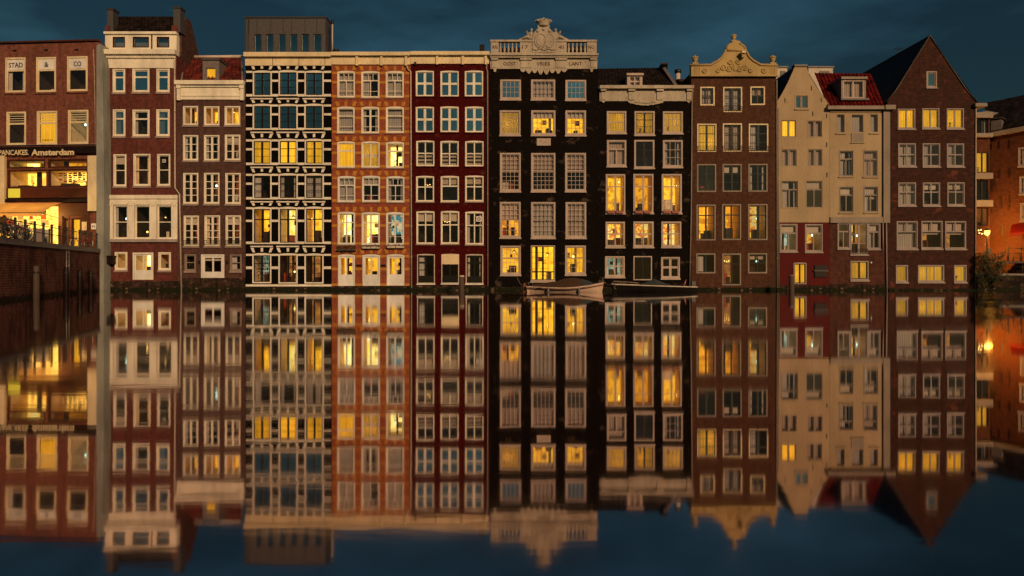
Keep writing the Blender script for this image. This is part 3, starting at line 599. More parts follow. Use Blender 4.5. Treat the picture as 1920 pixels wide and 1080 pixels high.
mb = MB(); h.box(mb, 330.5, 152.5, 459.5, 160, -.38, .5, 'cream'); h.box(mb, 333.5, 160, 458.5, 187, -.08, 0, 'cream'); h.box(mb, 339, 178, 453, 181, -.13, -.081, 'cream'); h.box(mb, 339, 161, 453, 164, -.2, -.081, 'cream')
for x in (334, 452): h.box(mb, x, 160.1, x + 6.5, 189, -.24, -.081, 'cream'); h.box(mb, x - .8, 160.2, x + 7.3, 167, -.3, -.241, 'cream')
mb.build('cornice', h.root)
h.tiles('roof', h.P3(334, 153, .1), h.P3(459, 153, .1), h.P3(454, 108, 3.2), h.P3(345, 108, 3.2), 'tile_maroon', .30, .34)
mb = MB()
for e0, e1 in (((340, 152, .05), (346.5, 108, 3.1)), ((454.5, 152, .05), (453, 106, 3.1))): mb.tube([h.P3(*e0), h.P3(*e1)], .07, 'lead_grey', 6)
mb.tube([h.P3(345, 107, 3.2), h.P3(454, 106, 3.2)], .12, 'cream_grey', 8); mb.build('verge', h.root)
h.win(384, 126, 406, 151, 'O', 'A', 'lead_grey', fw=1.6, sill=None, v=.3); h.wall([(380, 152.3), (410.5, 152.3), (410.5, 111), (380, 111)], 'lead_grey', 2.6, .3, 'dormer')
h.part('dormer_cap', (379, 113, 412, 109.5, .2, 3, 'zinc', .3))
base(h, 341, 460, 521)
for x in (373, 425): h.part('wall_lamp', (x, 489, x + 2, 494, -.12, -.002, 'sign_black'))

# ------------------------------------------------------------------ black house with white bands
h = House('canal_house', 'black brick house striped with white stone bands, grey zinc box on top', 'house', 541)
cols = ((473.5, 509), (522, 558), (571, 607)); trim = MB()
rows = ((133.5, 180.5, ('S', 'S', 'S'), 'dark'), (196.5, 243.5, ('S', 'S', 'S'), 'dark'), (262, 309, ('A', 'A', 'A'), 'dark'), (326.5, 373.5, ('Dp', 'H', 'K'), 'dark'), (389, 457, ('Yf', 'Wfl', 'Yfl'), 'darkT'), (476.5, 531.5, ('Ms', 'Nfl', 'Nf'), 'cross9'))
for r_, (y0, y1, kk, lay) in enumerate(rows):
    for (x0, x1), k in zip(cols, kk):
        h.win(x0, y0, x1, y1, lay, k, 'band_white', 'sash_black', fw=2.4, sw=1.6, arch=1.8, sill=None, name='door' if r_ == 5 else 'window', v=0)
        if r_ < 5: h.box(trim, x0 - 3, y1 + 4, x1 + 3, y1 + 6.3, -.13, 0, 'band_white')
        ty = y0 - 12; cx_ = (x0 + x1) / 2; b_ = y0 - 3.2
        h.prism(trim, [(x0 + .5, b_), (x0 + 5, b_), (x0 + 2, ty), (x0 - 3.5, ty)], -.03, 0, 'band_white')
        h.prism(trim, [(cx_ - 2.2, b_ - 1.5), (cx_ + 2.2, b_ - 1.5), (cx_ + 2.2, ty), (cx_ - 2.2, ty)], -.03, 0, 'band_white')
        h.prism(trim, [(x1 - 5, b_), (x1 - .5, b_), (x1 + 3.5, ty), (x1 - 2, ty)], -.03, 0, 'band_white')
    gaps = ((461.5, 473.3), (509.2, 521.8), (558.2, 570.8), (607.2, 621))
    hh = y1 - y0
    for g0, g1 in gaps:
        ys = [(y0 - .5, y0 + 3.2), (y0 + hh * .34, y0 + hh * .34 + 4), (y1 - 4, y1 + .5)]
        if r_ == 5: ys = [(y0 - .5, y0 + 3.2), (y0 + 23, y0 + 28)]
        for ya, yb in ys: h.box(trim, g0, ya, g1, yb, -.025, 0, 'band_white')
h.box(trim, 461.5, 533, 622, 537, -.10, 0, 'band_white')
h.wall([(460.5, 556), (621.5, 556), (621.5, 104), (460.5, 104)], 'brick_black', extra=trim)
mb = MB(); h.box(mb, 459.5, 100, 622, 108, -.36, .8, 'ivory'); h.box(mb, 460.5, 108, 622, 123.5, -.10, 0, 'ivory')
for x in (512, 561, 610): h.box(mb, x - .4, 108.1, x + .4, 123, -.115, -.10, 'frame_brown')
mb.build('cornice', h.root)
wx = ((475.5, 491.5), (498, 514), (520, 537), (542, 559), (564, 580.5), (586, 604))
for i, (x0, x1) in enumerate(wx): h.win(x0, 62.5, x1, 101, 'O', 'S', 'zinc', 'zinc_dark', fw=1.2, sw=1.2, sill=None, v=.8)
h.wall([(459, 103), (612, 103), (612, 32.5), (459, 32.5)], 'zinc', 1.7, .8, 'penthouse')
mb = MB(); h.box(mb, 458, 34, 613, 31.5, .72, 2.6, 'zinc_dark', .8)
for x in (467, 482, 507, 531, 547, 572, 594): h.box(mb, x - .5, 34.1, x + .5, 62, .77, .8, 'zinc_dark', .8)
for x in (460, 465, 610.5): h.box(mb, x, 34.1, x + 1.2, 100, .74, .8, 'zinc_dark', .8)
mb.build('penthouse_seams', h.root); mb = MB(); u, z = h.P(623, 100, .9); mb.tube([h.P3(623.2, 101, .9), h.P3(623.2, 42, .9)], .06, 'pipe_cream', 8); mb.tube([h.P3(623.2, 45, .9), h.P3(623.2, 38, .9)], .10, 'iron', 8); mb.build('flue', h.root)
base(h, 461, 622, 537.5)

# ------------------------------------------------------------------ orange brick house
h = House('canal_house', 'orange brick house with yellow bands, three lit doors and plants under its windows', 'house', 696)
trim = MB(); cols = ((632, 665), (677.5, 711.5), (723.5, 757.5))
rows = ((134.5, 183, ('Kc', 'Hhf', 'K'), ('3o2',) * 3), (201.5, 249.5, ('K', 'Hc', 'K'), ('To', 'TV3', 'To')), (267, 314.5, ('A', 'Ads', 'Wfp'), ('T', 'Vn', 'T')), (331.5, 378.5, ('Kc', 'Hf', 'Hc'), ('3o2',) * 3), (399, 459, ('Wfl', 'Wfp', 'Xfp'), ('T9',) * 3), (478, 535.5, ('Yfl', 'Yfl', 'Yf'), ('doors',) * 3))
for r_, (y0, y1, kk, ll) in enumerate(rows):
    for (x0, x1), k, lay in zip(cols, kk, ll):
        d = .8 if r_ > 2 else 0
        if r_ == 5: h.win(x0 + 2, y0, x1 + 1, y1, lay, k, 'white_paint', fw=2.4, sw=3, arch=1.8, sill=None, name='door', panel=.30)
        else: h.win(x0 + d, y0, x1 + d, y1, lay, k, 'cream' if r_ < 3 else 'white_paint', fw=2.2, sw=1.2, arch=1.8, sill='sill_stone', sillh=2)
        ty = y0 - 11; cx_ = (x0 + x1) / 2 + d
        for q in ((x0 - 1, x0 + 5, x0 + 3, x0 - 4), (cx_ - 2.5, cx_ + 2.5, cx_ + 2.5, cx_ - 2.5), (x1 - 5, x1 + 1, x1 + 4, x1 - 3)):
            h.prism(trim, [(q[0] + d, y0 - 2.4), (q[1] + d, y0 - 2.4), (q[2] + d, ty), (q[3] + d, ty)], -.012, 0, 'band_yellow')
    g = ((622.5, 631.8), (665.9, 677.3), (712.4, 723.3), (758.6, 767.5))
    if r_ == 5: g = ((622.5, 633.6), (666.4, 679.1), (712.8, 725.1), (759, 767.5))
    hh = y1 - y0
    for g0, g1 in g:
        for ya in ((y0, y0 + hh * .36, y1 - 5) if r_ < 5 else (y0, y0 + 24, y1 - 4)): h.box(trim, g0, ya, g1, ya + 4.6, -.010, 0, 'band_yellow')
h.wall([(622, 556), (770, 556), (770, 104), (622, 104)], 'brick_orange', extra=trim)
mb = MB(); h.box(mb, 622.3, 99.5, 770, 106, -.36, .8, 'ivory'); h.box(mb, 622.3, 106, 770, 121.5, -.10, 0, 'ivory')
for x in (670, 716, 762): h.box(mb, x - 2.2, 106.1, x + 2.2, 124, -.24, -.101, 'ivory')
mb.build('cornice', h.root); base(h, 622, 770, 536, v=-.12)
mb = MB(); u, z = h.P(630, 100, .8); mb.tube([(u, .8, z - .1), (u, .8, z + .18)], .12, 'iron', 8); mb.ball((u, .8, z + .2), (.28, .28, .13), 'iron'); mb.build('roof_vent', h.root)
h.pipe([(762, 122), (765, 130), (770, 134), (771.5, 540)], .055, 'pipe_cream', -.12)
for x in (673, 718): h.part('wall_vent', (x - 5, 496, x + 5, 500, -.03, -.001, 'sign_black'))

# ------------------------------------------------------------------ dark red house
h = House('canal_house', 'dark red painted house with cream cross windows and black doors', 'house', 843)
rows = ((133.5, 181, ('S', 'S', 'S'), '2x2', 'cream'), (200.5, 248, ('S', 'S', 'S'), '2x2', 'cream'), (265, 312, ('Hv', 'Hv', 'Hv'), '2x2n', 'cream'), (330.5, 378, ('Dfl', 'H', 'Hf'), '2x2h', 'cream'), (397, 458, ('Df', 'Dfl', 'Dfc'), '2x2h', 'cream'))
for y0, y1, kk, lay, fm_ in rows:
    for i, (x0, x1) in enumerate(((779.5, 813.5), (825.5, 860), (871.5, 906))):
        d = (y0 - 133) / 325 * 1.5
        o = h.win(x0 + d, y0, x1 + d, y1, lay if (i, y0) != (1, 330.5) else 'TVv', kk[i], fm_, fw=2, sw=1.0, arch=1.2, sill='sill_stone' if y0 > 300 else 'brick_ruby', sillh=2.2)
        if y0 == 397 and i == 2:
            u, z = h.P(898, 410.5); fm = MB(); fm.box(u - .2, u + .2, -.01, .07, z - .2, z + .2, 'white_paint'); fm.tube([(u + .1 * math.cos(k * .7), -.015, z + .1 * math.sin(k * .7)) for k in range(9)], .03, 'sign_black', 5, True); fm.build('fan_unit', o)
h.win(782, 477, 815.5, 532, 'cross9', 'D', 'cream_grey', 'door_black', fw=1.6, sw=2, arch=1, sill='white_paint', sillh=2, name='door', panel=.22)
h.win(827.5, 477, 861, 532, 'cross9', 'D', 'cream_grey', 'door_black', fw=1.6, sw=2, arch=1, sill='white_paint', sillh=2, name='door', panel=.2)
h.win(873.5, 477, 906.5, 532, 'cross9', 'D', 'cream_grey', 'door_black', fw=1.6, sw=2, arch=1, sill='white_paint', sillh=2, name='door', panel=.2)
h.part('door_panel', (828, 495.5, 860.8, 477, -.035, .06, 'ivory'))
h.wall([(770.3, 556), (917, 556), (917, 104), (770.3, 104)], 'brick_ruby')
mb = MB(); h.box(mb, 770.3, 98.5, 918, 105, -.36, .8, 'ivory'); h.box(mb, 770.3, 105, 917, 120, -.10, 0, 'ivory')
for x in (820, 868, 911): h.box(mb, x - 2.2, 105.1, x + 2.2, 122, -.24, -.101, 'ivory')
mb.build('cornice', h.root); base(h, 770.3, 917, 535, v=-.12)
h.pipe([(913, 118), (912, 128), (914, 134), (914.5, 536)], .055, 'cream_dimmed', -.12)
mb = MB(); h.box(mb, 899, 99, 908, 83, 1.0, 1.5, 'sign_black', 1.0); mb.build('chimney', h.root)
for x in (777, ): h.part('hoist_hook', (x, 117, x + 4, 122, -.2, -.101, 'iron'))

# ------------------------------------------------------------------ black house with the dated parapet
h = House('canal_house', 'tar black brick house under a white stone parapet with crest, balusters and carved lettering', 'house', 1018)
C3 = ((937.5, 976.5), (995.5, 1041), (1060, 1099))
rows = ((149.5, 187, ('S', 'K', 'S'), ('4x3', '5x3', '4x3'), 3), (206.5, 253, ('Adq', 'Yfq', 'Yq'), ('4x4', '5x4', '4x4'), 3), (287, 359, ('Hbf', 'Hbfl', 'Hb'), ('4x8', '5x8', '4x8'), 3), (378.5, 445.5, ('Lbfl', 'K', 'Kp'), ('4x6', '5x6', '4x6'), 3))
for y0, y1, kk, ll, fw in rows:
    for (x0, x1), k, lay in zip(C3, kk, ll): h.win(x0, y0, x1, y1, lay, k, 'pink_white', fw=fw, sw=1.2, sill='pink_white', sillh=2.5)
h.win(938, 460.5, 976.5, 515, '4x5', 'Yfl', 'pink_white', fw=3, sill='pink_white', sillh=2.5); h.win(995.5, 460.5, 1041, 527, 'door5', 'Yfl', 'pink_white', 'door_black', fw=1.8, sw=1, sill='pink_white', name='door'); h.win(1060, 460.5, 1099, 515, '4x5', 'Yfl', 'pink_white', fw=3, sill='pink_white', sillh=2.5)
h.wall([(917.3, 556), (1121, 556), (1121, 128), (917.3, 128)], 'brick_tar'); base(h, 918, 1121, 538)
h.part('plaque', (1006.5, 273, 1032.5, 259.5, -.05, -.001, 'pink_white'))
mb = MB()
for x, y in ((1014, 265), (1022, 267)): u, z = h.P(x, y); mb.tube([(u - .1, -.06, z - .03), (u, -.07, z + .05), (u + .1, -.06, z - .02)], .02, 'stone_white', 5)
mb.build('plaque_relief', h.root)
mb = MB()      # entablature
h.box(mb, 919.5, 130, 1119.5, 110.5, -.14, .3, 'stone_white'); h.box(mb, 919, 110.4, 1120, 107, -.36, .3, 'stone_white'); h.box(mb, 918, 106.9, 1121, 103.5, -.48, .3, 'stone_white')
for x0, x1 in ((921, 934), (975, 997), (1041, 1063), (1106, 1119)): h.box(mb, x0, 114, x1, 111, -.30, -.141, 'stone_white'); h.box(mb, x0 + 1, 128, x1 - 1, 114.1, -.19, -.141, 'stone_white')
for x in (928, 1109): h.prism(mb, [(x - 3, 130), (x + 3, 130), (x + 1.5, 136), (x - 1.5, 136)], -.17, 0, 'stone_white')
sc_ = [(975, 130)]
for i in range(8):
    xa = 975 + i * 11; 
    dep = (136, 139, 138, 141, 141, 138, 139, 136)[i]
    for k in range(1, 7): sc_.append((xa + 11 * k / 7, 132 + (dep - 132) * math.sin(k / 7 * math.pi)))
    sc_.append((xa + 11, 132))
sc_.append((1063, 130)); h.prism(mb, sc_, -.12, -.001, 'stone_white')
en = mb.build('entablature', h.root)
for t, x0, x1 in (('OOST', 944, 967), ('VRIES', 1006, 1031), ('LANT', 1067, 1091)):
    u0, z = h.P(x0, 120.5); u1, _ = h.P(x1, 120.5); text_mesh('lettering', t, en, ((u0 + u1) / 2, -.155 if t != 'VRIES' else -.155, z), .26, u1 - u0, 'frame_brown', .01)
mb = MB(); h.box(mb, 920.5, 103.5, 1118, 100.5, -.30, .1, 'stone_white'); h.box(mb, 919.5, 80.5, 1118.5, 77, -.34, .14, 'stone_white')
for x0, x1 in ((920.5, 935), (975, 998), (1041.5, 1062), (1100, 1118)): h.box(mb, x0, 100.4, x1, 80.6, -.27, .07, 'stone_white'); h.box(mb, x0 + 1.5, 98, x1 - 1.5, 83, -.285, -.271, 'stone_white')
pr = mb.build('parapet', h.root)
for t, x0, x1 in (('AN', 922.5, 933), ('17', 979, 990), ('40', 1046.5, 1057), ('NO', 1103, 1113.5)):
    u0, z = h.P(x0, 90.5); u1, _ = h.P(x1, 90.5); text_mesh('lettering', t, pr, ((u0 + u1) / 2, -.29, z), .26, u1 - u0, 'frame_brown', .01)
for x in [938.5 + i * 7.4 for i in range(5)] + [1066 + i * 7.6 for i in range(5)]:
    u, z0 = h.P(x, 100.5); _, z1 = h.P(x, 80.5); H_ = z1 - z0; mb = MB()
    mb.lathe(u, -.1, [(.085, z0 - .01), (.085, z0 + .08), (.05, z0 + .1), (.095, z0 + H_ * .3), (.085, z0 + H_ * .42), (.045, z0 + H_ * .65), (.05, z0 + H_ * .8), (.085, z1 - .08), (.085, z1 + .01)], 'stone_white', 10); mb.build('baluster', h.root)
mb = MB()      # crest: arched panel with oval shield, crown, volutes and two seated figures
h.prism(mb, [(998, 80.5), (1041.5, 80.5), (1041.5, 72), (1039, 65), (1034, 60), (1030, 56), (1030, 50), (1008, 50), (1008, 56), (1004, 60), (1000, 66), (998, 72)], -.36, .1, 'stone_white'); h.box(mb, 998.2, 100.3, 1041.3, 80.3, -.34, .1, 'stone_white')
cx_, cz = h.P(1013, 79, 0); mb.tube([(cx_ + .42 * math.cos(i * .2618), -.37, cz + .52 * math.sin(i * .2618)) for i in range(24)], .045, 'stone_white', 6, True); mb.ball((cx_, -.34, cz), (.36, .08, .46), 'stone_white', 14, 8)
cx2, cz2 = h.P(1030, 79, 0); mb.tube([(cx2 + .34 * math.cos(i * .2618), -.365, cz2 + .50 * math.sin(i * .2618)) for i in range(24)], .035, 'stone_white', 6, True)
for i in range(10): u, z = h.P(1001 + i * 4.2, 95 + 1.5 * math.sin(i * 1.7)); mb.ball((u, -.36, z), (.12, .07, .06), 'stone_white', 8, 5)
for x in (1008, 1019, 1030): u, z = h.P(x, 58 + abs(x - 1019) * .3); mb.ball((u, -.38, z), (.12, .09, .10), 'stone_white', 8, 5)
mb.build('crest', h.root)
mb = MB(); u, z = h.P(1019, 51); mb.lathe(u, -.14, [(.42, z - .02), (.44, z + .05), (.42, z + .12), (.50, z + .28), (.52, z + .34)], 'stone_white', 18)
for i in range(10): q = i * .628; mb.ball((u + .56 * math.cos(q), -.14 + .34 * math.sin(q), z + .40), (.09, .09, .10), 'stone_white', 7, 5)
for i in range(5): q = i * math.pi / 5; mb.tube([(u + .5 * math.cos(q), -.14 + .3 * math.sin(q), z + .34), (u + .36 * math.cos(q), -.14 + .2 * math.sin(q), z + .52), (u, -.14, z + .5), (u - .36 * math.cos(q), -.14 - .2 * math.sin(q), z + .52), (u - .5 * math.cos(q), -.14 - .3 * math.sin(q), z + .34)], .05, 'stone_white', 6)
mb.ball((u, -.14, z + .58), .10, 'stone_white'); mb.build('crown', h.root)
for s_ in (-1, 1):
    mb = MB(); x = 1019 + s_ * 24; u, z = h.P(x, 76.5); y = -.12
    mb.ball((u, y, z + .16), (.26, .2, .18), 'stone_white'); mb.ball((u - s_ * .04, y, z + .42), (.15, .13, .26), 'stone_white'); mb.ball((u - s_ * .06, y - .02, z + .76), (.10, .11, .13), 'stone_white')
    mb.tube([(u - s_ * .12, y, z + .56), (u - s_ * .28, y - .08, z + .42), (u - s_ * .4, y - .1, z + .3)], [.07, .055, .04], 'stone_white'); mb.tube([(u + s_ * .06, y, z + .56), (u + s_ * .26, y - .06, z + .44), (u + s_ * .30, y - .06, z + .70)], [.07, .055, .04], 'stone_white')
    mb.tube([(u, y - .05, z + .16), (u + s_ * .3, y - .14, z + .22), (u + s_ * .62, y - .1, z + .06)], [.12, .10, .06], 'stone_white'); mb.tube([(u, y + .05, z + .14), (u + s_ * .26, y, z + .12), (u + s_ * .5, y, z + .04)], [.11, .09, .06], 'stone_white')
    mb.tube([(u - s_ * .1, y + .05, z + .6), (u + s_ * .1, y + .1, z + .4), (u + s_ * .5, y + .05, z + .16), (u + s_ * .9, y, z + .03)], [.05, .14, .12, .03], 'stone_white')
    mb.build('crest_figure', h.root)
    mb = MB(); mb.tube([h.P3(1019 + s_ * (30 + i * 2.1), 75.4 - 3 * math.exp(-i / 4) - .8 * abs(math.sin(i)), -.1) for i in range(9)], [.12, .13, .10, .12, .09, .10, .08, .07, .05], 'stone_white', 7); mb.build('scroll', h.root)
mb = MB(); h.prism(mb, [(1070, 80), (1084, 78), (1083, 72), (1070, 73)], 2, 3, 'sign_black'); mb.build('chimney', h.root)
mb = MB(); mb.quad(h.P3(930, 120, 1.2), h.P3(1122, 131, 1.0), h.P3(1110, 86, 4.5), h.P3(940, 90, 4.5), 'tile_black'); mb.build('roof', h.root)

# ------------------------------------------------------------------ black house with the small dormer
h = House('canal_house', 'tar black brick house with plain white cornice, small dormer and bright tall windows', 'house', 1210)
rows = ((208.5, 250, ('Ad', 'Adp', 'Adp'), ('M', 'dark', '4x3'), 0), (262.5, 312, ('Kp', 'Hp', 'Hpf'), ('TV', 'dark', '3x3'), 0), (326.5, 400, ('Yflp', 'Lfp', 'Yfl'), ('TV3',) * 3, 1.6), (415.5, 463.5, ('Pfl', 'Pf', 'Pfl'), ('2x2n',) * 3, 2.2))
for r_, (y0, y1, kk, ll, d) in enumerate(rows):
    for i, (x0, x1) in enumerate(((1137.5, 1174), (1189.5, 1227.5), (1242.5, 1280))):
        sash = 'sash_black' if ll[i] == 'dark' else 'pink_white'; y1b = y1 + (3 if i == 1 and r_ < 2 else 0) + (i == 2 and r_ == 1) * 1.5
        h.win(x0 - d, y0, x1 - d - (r_ == 0) * 0, y1b, ll[i], kk[i], 'pink_white', sash, fw=3, sw=1, sill='pink_white', sillh=2.4)
h.win(1134.5, 480, 1171.5, 519, '2x2n', 'Ml', 'pink_white', fw=2.6, sill='pink_white', sillh=2.5); h.win(1187.5, 480.5, 1222.5, 526, '2x1', 'D', 'pink_white', 'door_black', fw=2, sw=2, sill=None, name='door'); h.win(1239.5, 481.5, 1275, 521.5, '2x2', 'D', 'pink_white', fw=2.6, sill='pink_white', sillh=2.5)
h.wall([(1121.3, 556), (1296, 556), (1296, 166), (1121.3, 166)], 'brick_tar'); base(h, 1122, 1296, 538)
mb = MB(); h.box(mb, 1124, 190, 1298, 168, -.10, 0, 'stone_white'); h.box(mb, 1123.5, 167.9, 1299, 162, -.40, .4, 'stone_white')
for x0, x1 in ((1126, 1136), (1177, 1190), (1230, 1243), (1286, 1297)): h.box(mb, x0, 172, x1, 168.1, -.32, -.101, 'stone_white'); h.box(mb, x0 + 1, 188, x1 - 1, 172.1, -.18, -.101, 'stone_white')
h.prism(mb, [(1177, 189.9)] + [(1177 + 66 * i / 14, 192 + (5.5 * math.sin(i / 14 * math.pi)) + 1.2 * abs(math.sin(i * 1.4))) for i in range(15)] + [(1243, 189.9)], -.12, -.001, 'stone_white')
for i in range(9): u, z = h.P(1192 + i * 4.5, 194 - abs(i - 4) * .5); mb.ball((u, -.13, z), (.10, .05, .06), 'stone_white', 7, 5)
for x in (1131, 1290): h.prism(mb, [(x - 4, 190), (x + 4, 190), (x, 194)], -.16, -.001, 'stone_white')
mb.build('cornice', h.root)
h.tiles('roof', h.P3(1112, 163, .25), h.P3(1272, 163, .25), h.P3(1242, 127, 3.4), h.P3(1116, 129, 3.4), 'tile_black', .28, .34)
h.win(1179.5, 143, 1201, 163, '2x2n', 'Kp', 'pink_white', fw=1.5, sw=.8, sill=None, v=-.05); h.wall([(1176, 164), (1204.5, 164), (1204.5, 142), (1176, 142)], 'pink_white', 1.8, -.05, 'dormer')
mb = MB(); h.box(mb, 1174.5, 142, 1206.5, 138, -.22, 2.0, 'pink_white', -.05); mb.build('dormer_cap', h.root)
mb = MB(); A = h.P3(1241, 121, 2.6); mb.tube([h.P3(1268, 162, .4), h.P3(1242, 124, 2.8)], .16, 'lead_grey', 4, smooth=False); mb.build('verge', h.root)
mb = MB(); h.box(mb, 1241.5, 130, 1251.5, 121, 2.4, 3.4, 'brick_black', 2.4); h.box(mb, 1240.5, 121, 1252.5, 118, 2.3, 3.5, 'sign_black', 2.4); mb.build('chimney', h.root)
mb = MB(); mb.tube([h.P3(1271, 168, 3), h.P3(1271, 136, 3)], .19, 'cream_grey', 9); mb.tube([h.P3(1271, 137, 3), h.P3(1271, 131, 3)], .27, 'iron', 9); mb.build('flue', h.root)
h.part('side_parapet', (1270, 166, 1294, 148, 2, 8, 'brick_umber', 2))
h.pipe([(1299, 166), (1297.5, 190), (1296, 400), (1293, 538)], .05, 'cream_dimmed', -.10)

# ------------------------------------------------------------------ umber house with the ornate gable
h = House('canal_house', 'umber brick house crowned by a curved golden cream gable with urns', 'house', 1375)
h.win(1313.5, 163, 1340.5, 198, '2x2n', 'K', 'ivory', 'sash_green', fw=2.4, sw=1.2, sill=None); h.win(1356, 163, 1392, 210.5, 'dark', 'K', 'ivory', 'sash_green', fw=2.4, sw=1.2, sill=None, guard=True); h.win(1407, 162, 1434.5, 197, '2x2n', 'Hb', 'ivory', 'sash_green', fw=2.4, sw=1.2, sill=None)
for r_, (y0, y1, kk, lay, gd) in enumerate(((231.5, 284.5, ('Ad', 'Kp', 'Efp'), 'dark', True), (307.5, 360, ('Hfp', 'D', 'Df'), 'dark', False), (383, 450.5, ('Lf', 'Lfp', 'Pkf'), 'T9', True))):
    for (x0, x1), k in zip(((1307, 1343), (1355, 1391), (1403.5, 1440)), kk): h.win(x0 - r_ * .5, y0, x1 - r_ * .5, y1, lay, k, 'cream_dimmed' if r_ else 'ivory', 'sash_green', fw=2.4, sw=1.2, sill=None, guard=gd and r_ == 0)
h.win(1306, 475, 1342, 513, '2x1', 'Df', 'cream_dimmed', 'sash_green', fw=2.4, sill=None); h.win(1354.5, 475, 1390, 535, 'cross9', 'Nl', 'cream_dimmed', 'sash_green', fw=2.4, sill=None, name='door'); h.win(1402.5, 475, 1438.5, 513, '2x2n', 'Hkf', 'cream_dimmed', 'sash_green', fw=2.4, sill=None)
h.wall([(1296.3, 556), (1455, 556), (1455, 135), (1296.3, 135)], 'brick_umber'); base(h, 1296.3, 1455, 539)
L_ = [(1295, 143), (1295, 121), (1333, 121), (1337, 118), (1345, 114.5), (1353, 108), (1359, 99), (1361, 93)]
R_ = [(1398, 93), (1400.5, 99), (1406, 108), (1414, 114.5), (1421, 118), (1425, 121), (1456, 121), (1456, 143)]
g = MB(); h.prism(g, L_ + R_, -.16, .35, 'gold_cream'); h.box(g, 1294.5, 144.5, 1457, 141.5, -.26, 0, 'gold_cream')
h.prism(g, [(1361, 94.5), (1364, 87), (1372, 82), (1374, 78), (1385, 78), (1388, 82), (1395, 87), (1398, 94.5)], -.22, .35, 'gold_cream'); gb = g.build('gable', h.root)
g = MB()
for pts in ([(1293, 122), (1333, 121.5), (1338, 118), (1346, 114), (1354, 107), (1359.5, 98), (1361, 93.5)], [(1398, 93.5), (1400, 98), (1405, 107), (1413, 114), (1420, 118), (1426, 121.5), (1458, 122)], [(1359, 94), (1400, 94)], [(1361, 92), (1365, 86), (1373, 81)], [(1398, 92), (1394, 86), (1386, 81)]):
    g.tube([h.P3(x, y, -.18) for x, y in pts], .09, 'gold_cream', 7)
for s_ in (-1, 1):
    for cx_, cy_, r_ in ((1377 + s_ * 9, 128, 6.5), (1377 + s_ * 20, 126, 6), (1377 + s_ * 7, 116, 5), (1377 + s_ * 30, 132, 4), (1377 + s_ * 55, 132, 5)):
        g.tube([h.P3(cx_ + s_ * r_ * (1 - i / 20) * math.cos(i * .62), cy_ + r_ * (1 - i / 20) * math.sin(i * .62), -.18) for i in range(16)], [.07 - .002 * i for i in range(16)], 'gold_cream', 6)
    for i in range(4): h.box(g, 1377 + s_ * (66 + i * 3) - .8, 125, 1377 + s_ * (66 + i * 3) + .8, 140, -.19, -.161, 'gold_cream')
u, z = h.P(1377, 128); g.ball((u, -.16, z), (.22, .08, .3), 'gold_cream'); g.build('gable_ornament', gb)
h.part('hoist_beam', (1387, 111, 1392, 104, -.55, -.1, 'gold_cream'), (1386, 104, 1393, 100, -.7, -.1, 'ivory'))
def urn(cx_, y0, s_, v=.05):
    u, z = h.P(cx_, y0); g = MB()
    g.box(u - .26 * s_, u + .26 * s_, v - .22 * s_, v + .22 * s_, z - .02, z + .16 * s_, 'gold_cream')
    g.lathe(u, v, [(.16 * s_, z + .16 * s_), (.08 * s_, z + .22 * s_), (.22 * s_, z + .38 * s_), (.26 * s_, z + .50 * s_), (.17 * s_, z + .58 * s_), (.12 * s_, z + .62 * s_)], 'gold_cream')
    for i in range(7): q = i * .9; g.ball((u + .2 * s_ * math.cos(q), v + .16 * s_ * math.sin(q), z + .66 * s_), (.12 * s_, .1 * s_, .10 * s_), 'gold_cream', 7, 5)
    g.ball((u, v, z + .76 * s_), (.12 * s_, .12 * s_, .1 * s_), 'gold_cream', 7, 5); g.build('urn', h.root)
urn(1376, 78.5, .72); urn(1303.5, 121, .82); urn(1449, 121, .84)
mb = MB(); mb.quad(h.P3(1298, 140, .4), h.P3(1377, 97, .4), h.P3(1377, 110, 8.5), h.P3(1298, 150, 8.5), 'tile_black'); mb.quad(h.P3(1454, 140, .4), h.P3(1377, 97, .4), h.P3(1377, 110, 8.5), h.P3(1454, 150, 8.5), 'tile_black'); mb.build('roof', h.root)
h.pipe([(1456.5, 150), (1457, 540)], .05, 'cream_dimmed', -.06)

# ------------------------------------------------------------------ cream gabled house with red base
h = House('canal_house', 'cream plastered house with a pointed gable and dark red ground floor', 'house', 1506)
h.win(1490, 177.5, 1515.5, 204, 'V', 'S', 'ochre_cream_dimmed', 'cream_dimmed', fw=1.6, sill='ochre_cream_dimmed', sillh=2)
h.win(1464.5, 224.5, 1494, 258, 'V', 'Ac', 'ochre_cream_dimmed', 'cream_dimmed', fw=1.4, sill=None); h.win(1513.5, 225, 1542.5, 258.5, 'V', 'Kcp', 'ochre_cream_dimmed', 'cream_dimmed', fw=1.4, sill=None)
h.win(1464.5, 278.5, 1495, 312.5, 'V', 'Kp', 'ochre_cream_dimmed', 'cream_dimmed', fw=1.4, sill=None); h.win(1513.5, 278.5, 1543, 312.5, 'V', 'Kp', 'ochre_cream_dimmed', 'cream_dimmed', fw=1.4, sill=None)
h.win(1464, 338, 1497, 391, 'TV', 'Dch', 'ochre_cream_dimmed', 'cream_dimmed', fw=1.4, sill=None); h.win(1510.5, 338, 1543.5, 391, 'TV', 'Hq', 'ochre_cream_dimmed', 'cream_dimmed', fw=1.4, sill=None)
U_ = [(1456.3, 417), (1555, 417), (1555, 196), (1550, 190), (1540, 178), (1528, 160), (1518, 142), (1511.5, 122.5), (1491, 122.5), (1486, 135), (1477, 155), (1466, 176), (1456.3, 192)]
h.wall(U_, 'ochre_cream_dimmed', 9, 0, 'wall')
h.win(1461.5, 420, 1494.5, 472, 'TV', 'Mfq', 'sill_pink', fw=2, sill='sill_pink', sillh=2.5); h.win(1509.5, 420, 1542.5, 472, 'TV', 'Pfqk', 'sill_pink', fw=2, sill='sill_pink', sillh=2.5)
